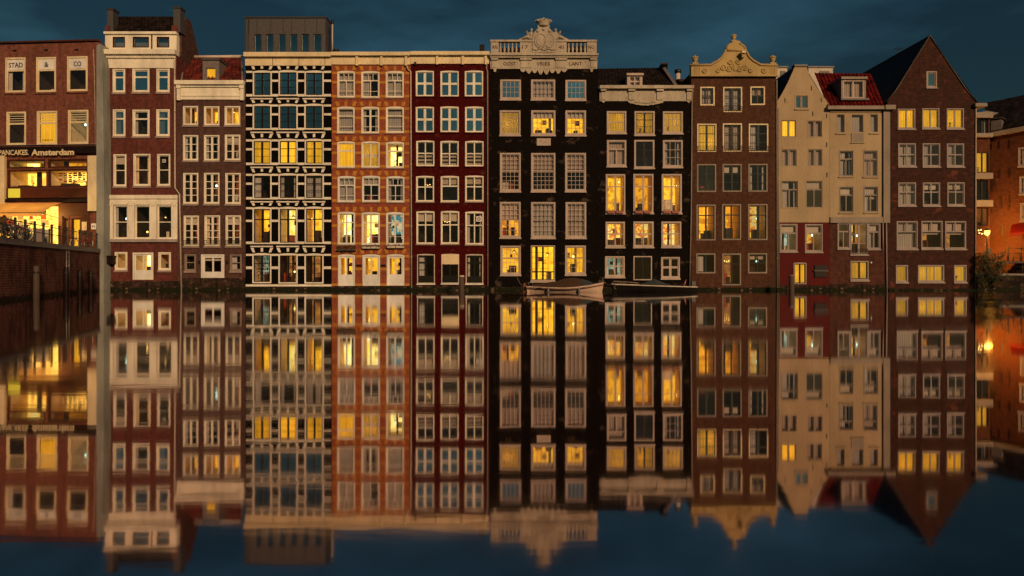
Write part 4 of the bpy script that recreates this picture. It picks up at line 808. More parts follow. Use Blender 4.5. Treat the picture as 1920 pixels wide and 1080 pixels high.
h.win(1488, 493, 1512, 533, '2x1', 'Al', 'sill_pink', 'sash_black', fw=1.8, sill=None, name='door', arch=1)
h.wall([(1456.3, 556), (1555, 556), (1555, 417.1), (1456.3, 417.1)], 'red_plaster', 9, 0, 'ground_floor')
base(h, 1456.3, 1555, 535, m='base_stone')
mb = MB(); A = h.P3(1455, 194, -.05); B = h.P3(1492, 122, -.05); Cc = h.P3(1510, 122, -.05); Dd = h.P3(1556, 198, -.05)
pk = ((B[0] + Cc[0]) / 2, B[2] + .12)
mb.add([A, (B[0], 0.12, B[2]), (B[0], 9, B[2]), (A[0], 9, A[2])], [(0, 1, 2, 3)], 'tile_black'); mb.add([(Dd[0], .12, Dd[2]), (Cc[0], .12, Cc[2]), (Cc[0], 9, Cc[2]), (Dd[0], 9, Dd[2])], [(0, 3, 2, 1)], 'tile_black'); mb.quad((B[0], .12, B[2]), (Cc[0], .12, Cc[2]), (Cc[0], 9, Cc[2]), (B[0], 9, B[2]), 'tile_black'); mb.build('roof', h.root)
mb = MB(); h.box(mb, 1489, 125, 1513, 121, -.1, .5, 'zinc_dark'); mb.tube([h.P3(x, y, .1) for x, y in U_[6:2:-1]], .06, 'cream_dimmed', 5); mb.tube([h.P3(x, y, .1) for x, y in U_[8:]], .06, 'zinc_dark', 5); mb.build('gable_coping', h.root)
for x, y in ((1472, 188), (1521.5, 165), (1540, 187), (1524, 213), (1550, 217), (1550, 271), (1550.5, 328)): h.part('wall_anchor', (x - .6, y + 4, x + .6, y - 4, -.06, -.001, 'iron'))
h.part('hatch', (1527, 520, 1550, 497, -.10, -.001, 'sign_black'), (1525, 509, 1552, 506, -.16, -.1, 'iron'))
h.pipe([(1459, 203), (1460, 540)], .05, 'cream_dimmed', -.08)

# ------------------------------------------------------------------ cream house with the bright red tile roof
h = House('canal_house', 'cream plastered house with bright red tile roof, broad white dormer and brick base', 'house', 1605)
h.win(1568, 213, 1585, 250, 'O', 'Kc', 'ochre_cream_dimmed', 'cream_dimmed', fw=1.6, sw=1, sill='ochre_cream_dimmed', sillh=2); h.win(1595, 213, 1620, 249.5, 'O', 'K', 'ochre_cream_dimmed', 'cream_dimmed', fw=1.6, sw=1, sill=None); h.win(1630, 213, 1647.5, 250, 'O', 'Kc', 'ochre_cream_dimmed', 'cream_dimmed', fw=1.6, sw=1, sill='ochre_cream_dimmed', sillh=2)
h.win(1572.5, 282, 1600, 331.5, 'TV', 'Dhfc', 'cream_dimmed', fw=1.5, sill='ochre_cream_dimmed', sillh=2); h.win(1618.5, 281.5, 1646.5, 331.5, 'TV', 'Kp', 'cream_dimmed', fw=1.5, sill='ochre_cream_dimmed', sillh=2)
h.win(1573, 349.5, 1600.5, 398.5, 'TV', 'Df', 'cream_dimmed', fw=1.5, sill='ochre_cream_dimmed', sillh=2); h.win(1619, 349.5, 1647, 398.5, 'TV', 'Nhb', 'cream_dimmed', fw=1.5, sill='ochre_cream_dimmed', sillh=2)
h.wall([(1555.3, 409), (1655, 409), (1655, 204), (1555.3, 204)], 'ochre_cream_dimmed', 9, 0, 'wall')
h.part('white_panel', (1596, 267, 1619, 250, -.05, -.001, 'cream_dimmed'), (1594, 268.5, 1621, 267, -.09, -.001, 'ochre_cream_dimmed'))
h.win(1570, 418, 1593.5, 467, 'TV', 'Mfp', 'sill_pink', fw=2, sill='sill_pink', sillh=2); h.win(1594, 418, 1627, 477, '2x3', 'Pfkp', 'sill_pink', fw=2, sill='sill_pink', sillh=2.4, name='balcony_door', guard=True); h.win(1627.5, 418, 1651, 467, 'TV', 'Nfhq', 'sill_pink', fw=2, sill='sill_pink', sillh=2)
h.win(1594.5, 489.5, 1628.5, 525, '2x1', 'Adl', 'sill_pink', 'sash_black', fw=2, sw=1.2, sill='sill_pink')
h.wall([(1555.3, 556), (1663, 556), (1663, 409.1), (1555.3, 409.1)], 'brick_chest', 9, .02, 'ground_floor')
h.part('white_band', (1556, 418, 1655, 407, -.12, -.001, 'cream_dimmed')); h.part('side_pier', (1654.8, 418, 1667, 206, -.16, 3, 'cream_dimmed'))
h.part('gutter', (1549, 206.5, 1667, 200, -.36, .1, 'cream_dimmed'), (1655, 207.2, 1674, 199, -.46, -.05, 'cream_dimmed'))
h.part('bracket_moulding', (1556.5, 211, 1652, 208.5, -.07, -.001, 'ochre_cream_dimmed'))
h.tiles('roof', h.P3(1552, 200, -.2), h.P3(1659, 200, -.2), h.P3(1633, 138, 3.6), h.P3(1527, 137, 3.6), 'tile_red', .30, .38, .045)
h.win(1580.5, 150.5, 1620, 184, '2x1', 'Kp', 'pink_white', fw=1.6, sw=1, sill=None, v=.35); h.wall([(1577.5, 186), (1623.5, 186), (1623.5, 147), (1577.5, 147)], 'cream_dimmed', 2.4, .35, 'dormer')
h.part('dormer_cap', (1576, 149, 1625, 144.5, .2, 3, 'cream_dimmed', .35)); h.part('dormer_flashing', (1575, 188.5, 1627, 185, .15, .6, 'zinc', .35))
q = MB(); u, z = h.P(1633, 492.5); q.tube([(u, -.06, z), (u, -.0, z)], .07, 'white_paint', 10); q.build('wall_light', h.root)
base(h, 1555.3, 1663, 533, m='base_stone'); h.pipe([(1655.5, 418), (1656, 470)], .04, 'sill_pink', -.1); h.pipe([(1662, 418), (1663, 545)], .045, 'sill_pink', -.1)

# ------------------------------------------------------------------ dark brick house with the big gable
h = House('canal_house', 'dark brown brick house with a tall pointed gable and patched brickwork', 'house', 1748)
h.win(1737, 133, 1757, 164, 'O', 'S', 'sill_pink', fw=2.4, sw=1.6, sill='sill_pink', sillh=2)
for y0, y1, kk, lay, dx in ((203.5, 241, ('A', 'A', 'Ap'), '2x1', 0), (268.5, 312, ('K', 'Hh', 'Hh'), '2x2n', .8), (342, 385.5, ('Kh', 'Dqf', 'Hqf'), '2x2h', 1.4)):
    for (x0, x1), k in zip(((1683, 1716), (1729, 1761.5), (1774.5, 1807)), kk): h.win(x0 + dx, y0, x1 + dx, y1, lay, k, 'sill_pink', fw=1.8, sw=1.2, sill='sill_pink', sillh=2.6)
for (x0, x1), k in zip(((1681, 1720.5), (1727, 1766.5), (1772.5, 1812)), ('K', 'Nb', 'Nfb')): h.win(x0, 414.5, x1, 466.5, 'TVv', k, 'sill_pink', fw=1.8, sw=1.2, sill='sill_pink', sillh=2.6)
h.win(1680, 497, 1703, 529, 'O', 'Ad', 'sill_pink', fw=1.8, sill='sill_pink', sillh=2.6); h.win(1721, 497, 1770.5, 529, '3v', 'Adl', 'sill_pink', fw=1.8, sill='sill_pink', sillh=2.6); h.win(1789, 497, 1812.5, 529, 'O', 'Adp', 'sill_pink', fw=1.8, sill='sill_pink', sillh=2.6)
G_ = [(1664, 556), (1831, 556), (1831, 194), (1828, 187), (1812, 168), (1746, 68), (1741, 68), (1678, 172), (1668, 184), (1664, 192)]
h.wall(G_, 'brick_dark', 14, 0)
mb = MB(); o_ = .1
for (xa, ya), (xb, yb) in (((1660, 193), (1743.5, 66)), ((1834, 193), (1743.5, 66))):
    A = h.P3(xa, ya, -.1); B = h.P3(xb, yb, -.1); mb.add([A, B, (B[0], 14, B[2]), (A[0], 14, A[2])], [(0, 1, 2, 3) if xa < xb else (0, 3, 2, 1)], 'tile_black')
mb.build('roof', h.root)
mb = MB(); mb.tube([h.P3(x, y, -.03) for x, y in ((1661, 191), (1678, 172), (1743.5, 66), (1812, 168), (1834, 193))], .06, 'zinc_dark', 5); mb.build('gable_coping', h.root)
mb = MB(); A = h.P3(1684, 96, 6.5); mb.tube([(A[0], 6.5, A[2] - .9), (A[0], 6.5, A[2] + .35)], .025, 'iron', 5); mb.tube([(A[0] - .35, 6.5, A[2] + .2), (A[0] + .35, 6.5, A[2] + .2)], .018, 'iron', 5)
for q_ in (-.3, -.1, .1, .3): mb.tube([(A[0] + q_, 6.2, A[2] + .2), (A[0] + q_, 6.8, A[2] + .2)], .012, 'iron', 4)
mb.build('aerial', h.root)
h.part('gutter_end', (1824, 201, 1846, 195, -.35, .8, 'cream_dimmed')); base(h, 1664, 1831, 541, v=-.1); h.part('waterline_ledge', (1664, 545, 1829, 541, -.22, -.101, 'base_stone'))
h.pipe([(1830, 202), (1829, 546)], .04, 'pipe_cream', -.06)

# ------------------------------------------------------------------ the building at the right end of the row, its quay and lamp
h = House('corner_building', 'amber lit brick building with a dark roof, dormer and wall anchors behind the street lamp', 'building', 1856, 4.0, R(-42), None)
h.win(1909, 277, 1932, 310, '4x3', 'Nf', 'sill_pink', fw=2.4, sill='sill_pink'); h.win(1911, 331, 1934, 362, '4x3', 'D', 'sill_pink', fw=2.4, sill='sill_pink'); h.win(1912, 381, 1936, 413, '4x3', 'Yf', 'sill_pink', fw=2.4, sill='sill_pink')
h.wall([(1856, 545), (2050, 545), (2050, 218), (1856, 252)], 'brick_amber', 6, 0)
mb = MB(); h.prism(mb, [(1850, 259), (2050, 222), (2050, 214), (1850, 251)], -.4, .1, 'cream_dimmed'); mb.build('gutter', h.root)
mb = MB(); mb.quad(h.P3(1850, 253, -.2), h.P3(2050, 216, -.2), h.P3(2060, 150, 4.5), h.P3(1846, 193, 4.5), 'tile_black'); mb.build('roof', h.root)
for x, y0, y1 in ((1874, 264, 278), (1893.5, 261, 277), (1874.5, 318, 332), (1893.5, 314, 331), (1878.5, 368, 390), (1892.5, 367, 390), (1880, 422, 440), (1862, 378, 390), (1859, 270, 279)): h.part('wall_anchor', (x - 1, y1, x + 1, y0, -.05, -.001, 'iron'))
mb = MB(); A = h.P3(1897, 421, -.05); B = h.P3(1945, 414, -.05); mb.quad(A, B, (B[0], -1.0, B[2] - .75), (A[0], -1.0, A[2] - .75), 'red_plaster'); mb.quad((A[0], -1.0, A[2] - .75), (B[0], -1.0, B[2] - .75), (B[0], -1.02, B[2] - 1.0), (A[0], -1.02, A[2] - 1.0), 'red_plaster'); mb.build('awning', h.root)
h.part('dormer', (1858, 250, 1878, 224, .25, 2.2, 'lead_grey', .25), (1855, 223.5, 1881, 220, .1, 2.4, 'cream_dimmed', .25))
# the glazed bay beside it
h2 = House('glazed_bay', 'tall glazed bay with pale balcony bands between the dark gable house and amber wall', 'building', 1843, 3.2, 0, None)
for y0, y1, k in ((222, 251, 'Dc'), (285, 324, 'Afp'), (336, 376, 'Nf'), (389, 424, 'Of')): h2.win(1830, y0, 1854, y1, '2x1', k, 'frame_brown', 'sash_black', fw=1, sw=1.2, sill=None)
h2.wall([(1826, 545), (1856, 545), (1856, 215), (1826, 215)], 'brick_amber', 5, 0)
for ya, yb in ((212, 222), (251, 258), (325, 336), (376, 388)): h2.part('balcony_band', (1826, yb, 1857, ya, -.35, -.002, 'cream_dimmed'))
mb = MB(); h2.prism(mb, [(1826, 214), (1858, 218), (1868, 213), (1845, 209)], -.3, 3, 'zinc'); mb.build('bay_roof', h2.root)
mb = MB()
for x in (1832, 1840, 1848): mb.tube([h2.P3(x, 424, -.04), h2.P3(x, 415, -.04)], .015, 'iron', 5)
mb.build('guard_rail', h2.root)

def at(px, Y, py): return Vector(((px - CX) / F * (D + Y), Y, HC + (HY - py) / F * (D + Y)))
qw = thing('quay_wall', 'low mossy quay wall below the street lamp and leafy bush', 'wall', (at(1832, -.2, 545).x, -.2, 0))
mb = MB(); mb.box(0, 12, 0, .6, -.6, 1.12, 'base_stone'); mb.build('wall', qw); mb = MB(); mb.box(-.02, 12, -.08, .7, 1.122, 1.26, 'stone_kerb'); mb.build('coping', qw)
x0 = at(1832, -.2, 545).x
mb = MB(); mb.add([(x0 - .2, .5, 1.2), (x0 + 12, .5, 1.2), (x0 + 12, 14, 1.2), (x0 - .2, 14, 1.2)], [(0, 1, 2, 3)], 'asphalt'); struct(mb.build('path'))
dk = thing('footbridge_deck', 'raised plank deck with iron railing and sloping stair rail before the amber wall', 'deck', (at(1884, 1.2, 545).x, 1.2, 1.2)); b = dk.location
def dp(px, py, y=0): p = at(px, 1.2 + y, py); return (p.x - b.x, y, p.z - b.z)
mb = MB(); mb.box(dp(1882, 490)[0], dp(1882, 490)[0] + 6, -.1, 1.6, dp(0, 493.5)[2], dp(0, 489.5)[2], 'wood_wet'); mb.build('plank_floor', dk)
for px, y0, y1 in ((1890, 464.5, 489.5), (1914.5, 464.5, 489.5), (1900, 480, 489.5), (1870, 480, 515), (1864.5, 479, 510), (1880, 493, 517), (1917, 493, 517)):
    A = dp(px, y1); B = dp(px, y0); mb = MB(); mb.tube([A, B], .05, 'iron', 7); mb.ball(B, .065, 'iron', 7, 5); mb.build('post', dk)
mb = MB()
for y in (466, 475, 483): mb.tube([dp(1890, y), dp(1990, y)], .022, 'iron', 6)
mb.tube([dp(1874, 483), dp(1890, 466)], .025, 'iron', 6); mb.tube([dp(1875, 489), dp(1890, 475)], .02, 'iron', 6)
for y in (500, 508): mb.tube([dp(1880, y), dp(1990, y)], .02, 'iron', 6)
mb.build('handrail', dk)
lp = thing('street_lamp', 'glowing street lamp on an iron post with a short sign arm, above the bush', 'street lamp', (at(1851, 2.1, 520).x, 2.1, 1.2))
zt = at(1851, 2.1, 441).z - 1.2
mb = MB(); mb.lathe(0, 0, [(.11, 0), (.11, .4), (.07, .5), (.055, zt - .2), (.09, zt - .15), (.05, zt)], 'iron', 10); mb.build('post', lp)
mb = MB(); mb.lathe(0, 0, [(.10, zt), (.17, zt + .12), (.20, zt + .34), (.06, zt + .36)], 'street_bulb', 10); mb.build('lantern', lp)
mb = MB(); mb.lathe(0, 0, [(.24, zt + .361), (.17, zt + .46), (.04, zt + .52), (.02, zt + .6)], 'iron', 10); mb.build('lantern_cap', lp)
mb = MB(); mb.tube([(-.5, 0, zt - .75), (.18, 0, zt - .75)], .025, 'iron', 6); mb.tube([(-.4, 0, zt - 1.2), (.25, 0, zt - 1.2)], .025, 'iron', 6); mb.box(-.1, .26, -.03, .03, zt - 1.5, zt - 1.0, 'iron'); mb.build('sign_arm', lp)
ld = bpy.data.lights.new('lamp_light', 'POINT'); ld.energy = 1900; ld.color = (1, .42, .05); ld.shadow_soft_size = .2
lo = bpy.data.objects.new('lamp_light', ld); C.objects.link(lo); lo.parent = lp; lo.location = (0, -.32, zt + .1)
st = thing('string_lights', 'string of small glowing bulbs hung from the gable house to the street lamp', 'string lights', (at(1832, 2.0, 434).x, 2.0, at(1832, 2.0, 434).z))
mb = MB(); pts = [(i * .2 - .02, 0, -.14 * math.sin(i / 4 * math.pi) - .02 * i) for i in range(5)]; mb.tube(pts, .01, 'iron', 4); mb.build('cable', st)
for p in pts[1:4] + [(.3, 0, .12), (.12, 0, .08)]:
    mb = MB(); mb.ball(p, .05, 'bulb', 8, 6); mb.build('bulb', st)
bz = thing('bush', 'leafy bush spilling over the mossy quay wall beside the gable house', 'bush', (at(1850, -.4, 545).x, -.4, 0))
mb = MB()
for i in range(7): q = rng.uniform(-.7, .7); mb.tube([(q * .3, .25, 1.2), (q * .7, .1, 1.9), (q, rng.uniform(-.3, .4), rng.uniform(2.2, 3.0))], [.03, .022, .01], 'bark', 5)
mb.build('stem', bz)
mb = MB()
cl = [(rng.gauss(0, .42), rng.gauss(0, .28), rng.betavariate(1.4, 1.5) * 2.5 + .35) for _ in range(120)]
for c in cl:
    wid = .55 + .4 * math.sin(min(1, max(0, (c[2] - .4) / 2.4)) * 3.1); m_ = rng.choice(['leaf_dark', 'leaf_dark', 'leaf_mid', 'leaf_rust'])
    for k in range(50):
        p = Vector((c[0] * wid * 1.6 + rng.gauss(0, .13), c[1] + rng.gauss(0, .12), c[2] + rng.gauss(0, .12)))
        if p.z < .25 or p.x < -.76: continue
        d = rng.uniform(.045, .085); a_ = Vector((rng.gauss(0, 1), rng.gauss(0, 1), rng.gauss(0, .6))).normalized() * d; b_ = a_.cross(Vector((rng.gauss(0, 1), rng.gauss(0, 1), rng.gauss(0, 1)))).normalized() * d * .5
        mb.quad(p - a_, p + b_, p + a_, p - b_, m_)
mb.build('foliage', bz)

# ------------------------------------------------------------------ roofs farther back, seen between the gables
for lab, px0, px1, y0, Y, in (('small pale rooftop house with louvred window between the golden gable and cream gable', 1452, 1476, 127, 14), ('long pale rooftop house behind the bright red tile roof', 1516, 1562, 127, 15)):
    A = at(px0, Y, y0); B = at(px1, Y, y0); t = thing('rooftop_house', lab, 'building', ((A.x + B.x) / 2, Y, 0)); W = (B.x - A.x) / 2
    mb = MB(); mb.box(-W, W, 0, 4, 2.6, A.z, 'cream_grey'); mb.build('wall', t); mb = MB(); mb.box(-W - .08, W + .08, -.1, 4.1, A.z + .002, A.z + .14, 'lead_grey'); mb.build('roof', t)
    mb = MB(); mb.box(-W * .1, W * .7, -.04, -.002, A.z - 1.0, A.z - .3, 'zinc_dark')
    for i in range(5): mb.box(-W * .1, W * .7, -.06, -.041, A.z - 1.0 + .14 * i, A.z - .95 + .14 * i, 'lead_grey')
    mb.build('window', t)

# ------------------------------------------------------------------ left quay: wall, coping, ladder, fender piles, railing
qrot = math.atan2(QD.y, QD.x); QL = 60
q = thing('quay_wall', 'stained brick quay wall with a pale kerb running from the shop towards the viewer', 'wall', (QA.x, QA.y, 0), qrot)
mb = MB(); mb.box(-.2, QL, -1.0, 0, -1.0, QZ - .29, 'brick_quay'); mb.build('wall', q)
mb = MB()
for i in range(40): mb.box(-.2 + i * 1.5, 1.285 - .2 + i * 1.5 + .2, -.62, .06, QZ - .288, QZ, 'stone_kerb')
mb.build('coping', q)
def qt(px):
    k = (px - CX) / F; return (k * (QA.y + D) - QA.x) / (QD.x - k * QD.y)
def ql(t, inn=0, z=0): n = Vector((QD.y, -QD.x)); p = QA + QD * t + n * inn; return (p.x, p.y, z)
lad = thing('ladder', 'narrow iron ladder fixed to the stained quay wall', 'ladder', ql(qt(125), -.06, 0), qrot)
mb = MB()
for s_ in (-.28, .28): mb.tube([(s_, 0, -.4), (s_, 0, 2.75)], .04, 'steel', 6)
mb.build('rail', lad); mb = MB()
for i in range(11): mb.tube([(-.28, 0, -.2 + i * .28), (.28, 0, -.2 + i * .28)], .028, 'steel', 6)
mb.build('rung', lad)
for px, tz, lab in ((62, 1.75, 'dark timber fender pile with a pale front edge, nearest along the stained quay wall'), (119, 1.72, 'dark timber fender pile standing right beside the iron ladder'), (145, 1.55, 'dark timber fender pile in the middle of the wall between ladder and white party wall'), (166, 1.5, 'dark timber fender pile farthest along, closest to the white party wall')):
    t = thing('fender_pile', lab, 'post', ql(qt(px), -.16, 0), qrot, 'timber fender piles along the stained quay wall')
    mb = MB(); mb.lathe(0, 0, [(.17, -1), (.165, tz * .6), (.15, tz - .05), (.12, tz)], 'wood_wet' if px == 62 else 'sign_black', 9); mb.build('timber', t)
    mb = MB(); mb.lathe(0, 0, [(.18, tz - .4), (.18, tz - .32)], 'iron', 9); mb.build('band', t)
rl = thing('railing', 'dark iron quay railing with square posts above the stained brick wall', 'railing', (QA.x, QA.y, QZ), qrot)
mb = MB()
for z in (.98, .55): mb.tube([(0, -.2, z), (QL, -.2, z)], .026, 'iron', 6)
mb.build('rail', rl); px = 180
pt = 0.35
while pt < 26:
    mb = MB(); mb.box(pt - .055, pt + .055, -.255, -.145, 0, 1.08, 'iron'); mb.lathe(pt, -.2, [(.09, 1.081), (.07, 1.13), (.02, 1.17)], 'iron', 8); mb.build('post', rl); pt += 1.55

# ------------------------------------------------------------------ bicycles and boards on the quay
def bicycle(label, loc, rz, fm, tm, extra=None):
    t = thing('bicycle', label, 'bicycle', loc, rz, 'bicycles parked along the quay railing'); r = .34
    mb = MB(); bb = (0, 0, .30); st_ = (-.16, 0, .80); hd = (.38, 0, .84); hb = (.42, 0, .70); rw = (-.52, 0, r); fw_ = (.56, 0, r)
    for a_, b_ in ((bb, st_), (bb, hb), (st_, (.37, 0, .82)), (hd, hb)): mb.tube([a_, b_], .022, fm, 7)
    for s_ in (-.05, .05): mb.tube([(bb[0], s_, bb[2]), (rw[0], s_, rw[2])], .012, fm, 6); mb.tube([(st_[0], s_ * .4, st_[2]), (rw[0], s_, rw[2])], .010, fm, 6); mb.tube([(hb[0], s_, hb[2]), (.46, s_, .6), (fw_[0], s_, fw_[2])], .013, fm, 6)
    mb.tube([(.09 * math.cos(i * .52), .05, .30 + .09 * math.sin(i * .52)) for i in range(12)], .012, 'steel', 5, True)
    mb.tube([(0, -.09, .46), (0, -.06, .30), (0, .09, .14)], .012, 'steel', 5); mb.build('frame', t)
    for cx_ in (rw[0], fw_[0]):
        mb = MB()
        for i in range(12): q_ = i * math.pi / 6; mb.tube([(cx_, 0, r), (cx_ + .30 * math.cos(q_), 0, r + .30 * math.sin(q_))], .004, 'steel', 3)
        mb.tube([(cx_, -.05, r), (cx_, .05, r)], .03, 'steel', 7); mb.tube([(cx_ + .305 * math.cos(i * .2618), 0, r + .305 * math.sin(i * .2618)) for i in range(24)], .011, 'steel', 5, True); wl = mb.build('wheel', t)
        mb = MB(); mb.tube([(cx_ + .328 * math.cos(i * .2618), 0, r + .328 * math.sin(i * .2618)) for i in range(24)], .023, tm, 7, True); mb.build('tyre', wl)
        mb = MB(); mb.tube([(cx_ + .37 * math.cos(i * .2618), 0, r + .37 * math.sin(i * .2618)) for i in range(1 if cx_ > 0 else 2, 11)], .014, fm, 5); mb.build('mudguard', wl)
    mb = MB(); mb.tube([st_, (-.20, 0, .92)], .014, 'steel', 6); mb.ball((-.27, 0, .95), (.10, .085, .035), 'leather', 10, 6); mb.ball((-.14, 0, .945), (.11, .035, .028), 'leather', 10, 6); mb.build('saddle', t)
    mb = MB(); mb.tube([hd, (.36, 0, 1.0)], .014, 'steel', 6); mb.tube([(.16, -.29, 1.0), (.30, -.25, 1.04), (.36, 0, 1.0), (.30, .25, 1.04), (.16, .29, 1.0)], .013, 'steel', 6)
    for s_ in (-1, 1): mb.tube([(.24, s_ * .275, 1.015), (.12, s_ * .30, .99)], .019, 'leather', 6)
    mb.build('handlebar', t)
    mb = MB(); mb.tube([(-.75, -.08, .72), (-.2, -.06, .72)], .009, fm, 5); mb.tube([(-.75, .08, .72), (-.2, .06, .72)], .009, fm, 5); mb.tube([(-.75, -.08, .72), (-.75, .08, .72)], .009, fm, 5); mb.tube([(-.6, 0, .72), (-.52, .05, r)], .009, fm, 5); mb.build('rack', t)
    if extra == 'crate':
        mb = MB()
        for a_ in (.45, .78): mb.box(a_ - .012, a_ + .012, -.22, .22, .74, 1.0, 'crate_brown')
        for a_ in (-.22, .22): mb.box(.462, .768, a_ - .012, a_ + .012, .74, 1.0, 'crate_brown')
        mb.box(.462, .768, -.208, .208, .735, .75, 'crate_brown'); mb.build('crate', t)
    if extra == 'bags':
        for s_ in (-1, 1): mb = MB(); mb.box(-.72, -.35, s_ * .10, s_ * .24, .40, .715, 'furn_red' if tm == 'tyre_cream' else 'crate_brown'); mb.build('pannier', t)
    return t
bk = [(4, .6, 70, 'bike_black', 'tyre_black', 'crate', 'black bicycle with a brown crate, nearest on the quay'), (13, .7, 20, 'bike_grey', 'tyre_black', None, 'grey bicycle crowded behind the crate bicycle near the awning'), (22, .55, 65, 'bike_blue', 'tyre_black', 'bags', 'dull blue bicycle with brown panniers under the awning'),
      (31, .6, 40, 'bike_black', 'tyre_cream', None, 'black bicycle with cream tyres before the glowing shop entrance'), (40, .65, 75, 'bike_red', 'tyre_black', None, 'dark red bicycle with black tyres among the crowded bicycles'), (49, .6, 55, 'bike_black', 'tyre_black', 'bags', 'black bicycle with brown panniers at the end of the crowded cluster'),
      (58, .6, 62, 'bike_grey', 'tyre_cream', None, 'grey bicycle with cream tyres leaning at the railing right of the cluster'), (80, .7, 25, 'bike_black', 'tyre_black', None, 'plain black bicycle parked beside the pale menu boards')]
for px, inn, yaw, fm, tm, ex, lab in bk: bicycle(lab, ql(qt(px), inn, QZ), qrot + R(yaw), fm, tm, ex)
p = at(153, -2.3, 462); bicycle('red bicycle with cream tyres and red panniers parked before the lit shop door', (p.x, p.y, QZ), R(176), 'bike_red', 'tyre_cream', 'bags')
for px, inn, yaw, w_, lab, m_ in ((76, .9, 55, .7, 'wide cream menu board with a dark round emblem behind the railing', 'ivory'), (103, .8, 60, .6, 'grey folding menu board standing between the railing posts', 'sill_stone'), (113, .75, 60, .45, 'narrow pale menu board nearest the lit shop door', 'cream_grey')):
    t = thing('menu_board', lab, 'sign', ql(qt(px), inn, QZ - .1), qrot + R(yaw), 'menu boards on the quay'); mb = MB(); mb.box(-w_ / 2, w_ / 2, -.02, .02, .12, 1.0, m_); mb.build('panel', t)
    mb = MB()
    for s_ in (-1, 1): mb.box(s_ * w_ / 2 - .025, s_ * w_ / 2 + .025, -.035, .035, 0, 1.05, 'frame_brown')
    mb.build('frame', t)
    if px == 76: mb = MB(); mb.tube([(.16 * math.cos(i * .4), -.03, .66 + .16 * math.sin(i * .4)) for i in range(16)], .045, 'sign_black', 6, True); mb.build('emblem', t)

# ------------------------------------------------------------------ plants and boxes on window ledges
def leaves(mb, x0, x1, y0, y1, z0, z1, n, ms, d=.05):
    for _ in range(n):
        p = Vector((rng.uniform(x0, x1), rng.uniform(y0, y1), z0 + (z1 - z0) * rng.betavariate(2, 2))); a_ = Vector((rng.gauss(0, 1), rng.gauss(0, 1), rng.gauss(0, 1))).normalized() * d * rng.uniform(.6, 1.3); b_ = a_.cross(Vector((rng.gauss(0, 1), rng.gauss(0, 1), rng.gauss(0, 1)))).normalized() * d * .5
        mb.quad(p - a_, p + b_, p + a_, p - b_, rng.choice(ms))
for lab, x0, x1, y1, n in (('overgrown dark planter under the left bright window of the orange house', 632, 667, 470, 520), ('low planter of small plants under the middle bright window of the orange house', 679, 712, 466, 170), ('white planters with few plants under the colourful window of the orange house', 726, 758, 465, 120)):
    A = at(x0, -.2, y1); B = at(x1, -.2, y1); t = thing('planter', lab, 'planter', ((A.x + B.x) / 2, -.2, A.z), 0, 'planters under the bright windows of the orange house'); W = (B.x - A.x) / 2
    for s_ in (0, 1):
        mb = MB(); xa = -W + s_ * (W + .03); mb.box(xa, xa + W - .03, -.10, .10, 0, .16, 'cream_grey' if n < 400 else 'wood_wet'); mb.build('box', t)
    mb = MB(); leaves(mb, -W, W, -.16, .12, .05 if n < 400 else -.12, .32 if n < 400 else .42, n, ['leaf_dark', 'leaf_dark', 'leaf_mid', 'leaf_rust']); mb.build('foliage', t)
for wx, wl in ((1135.9, 'left'), (1187.9, 'middle'), (1240.9, 'right')):
    for s_, sl in ((0, 'left'), (1, 'right')):
        A = at(wx + 3 + s_ * 16, -.14, 400); W = .27
        t = thing('window_box', f'terracotta window box, {sl} one of two on the {wl} tall lit window ledge', 'planter', (A.x + W, -.14, A.z), 0, 'terracotta window boxes on the tall lit windows')
        mb = MB(); mb.add([(-W, -.08, 0), (W, -.08, 0), (W, .08, 0), (-W, .08, 0), (-W - .03, -.1, .20), (W + .03, -.1, .20), (W + .03, .1, .20), (-W - .03, .1, .20)], [(0, 3, 2, 1), (4, 5, 6, 7), (0, 1, 5, 4), (1, 2, 6, 5), (2, 3, 7, 6), (3, 0, 4, 7)], 'terracotta'); mb.build('box', t)
        mb = MB(); leaves(mb, -W, W, -.08, .08, .18, .3, 26, ['leaf_dark', 'leaf_mid'], .035); mb.build('foliage', t)

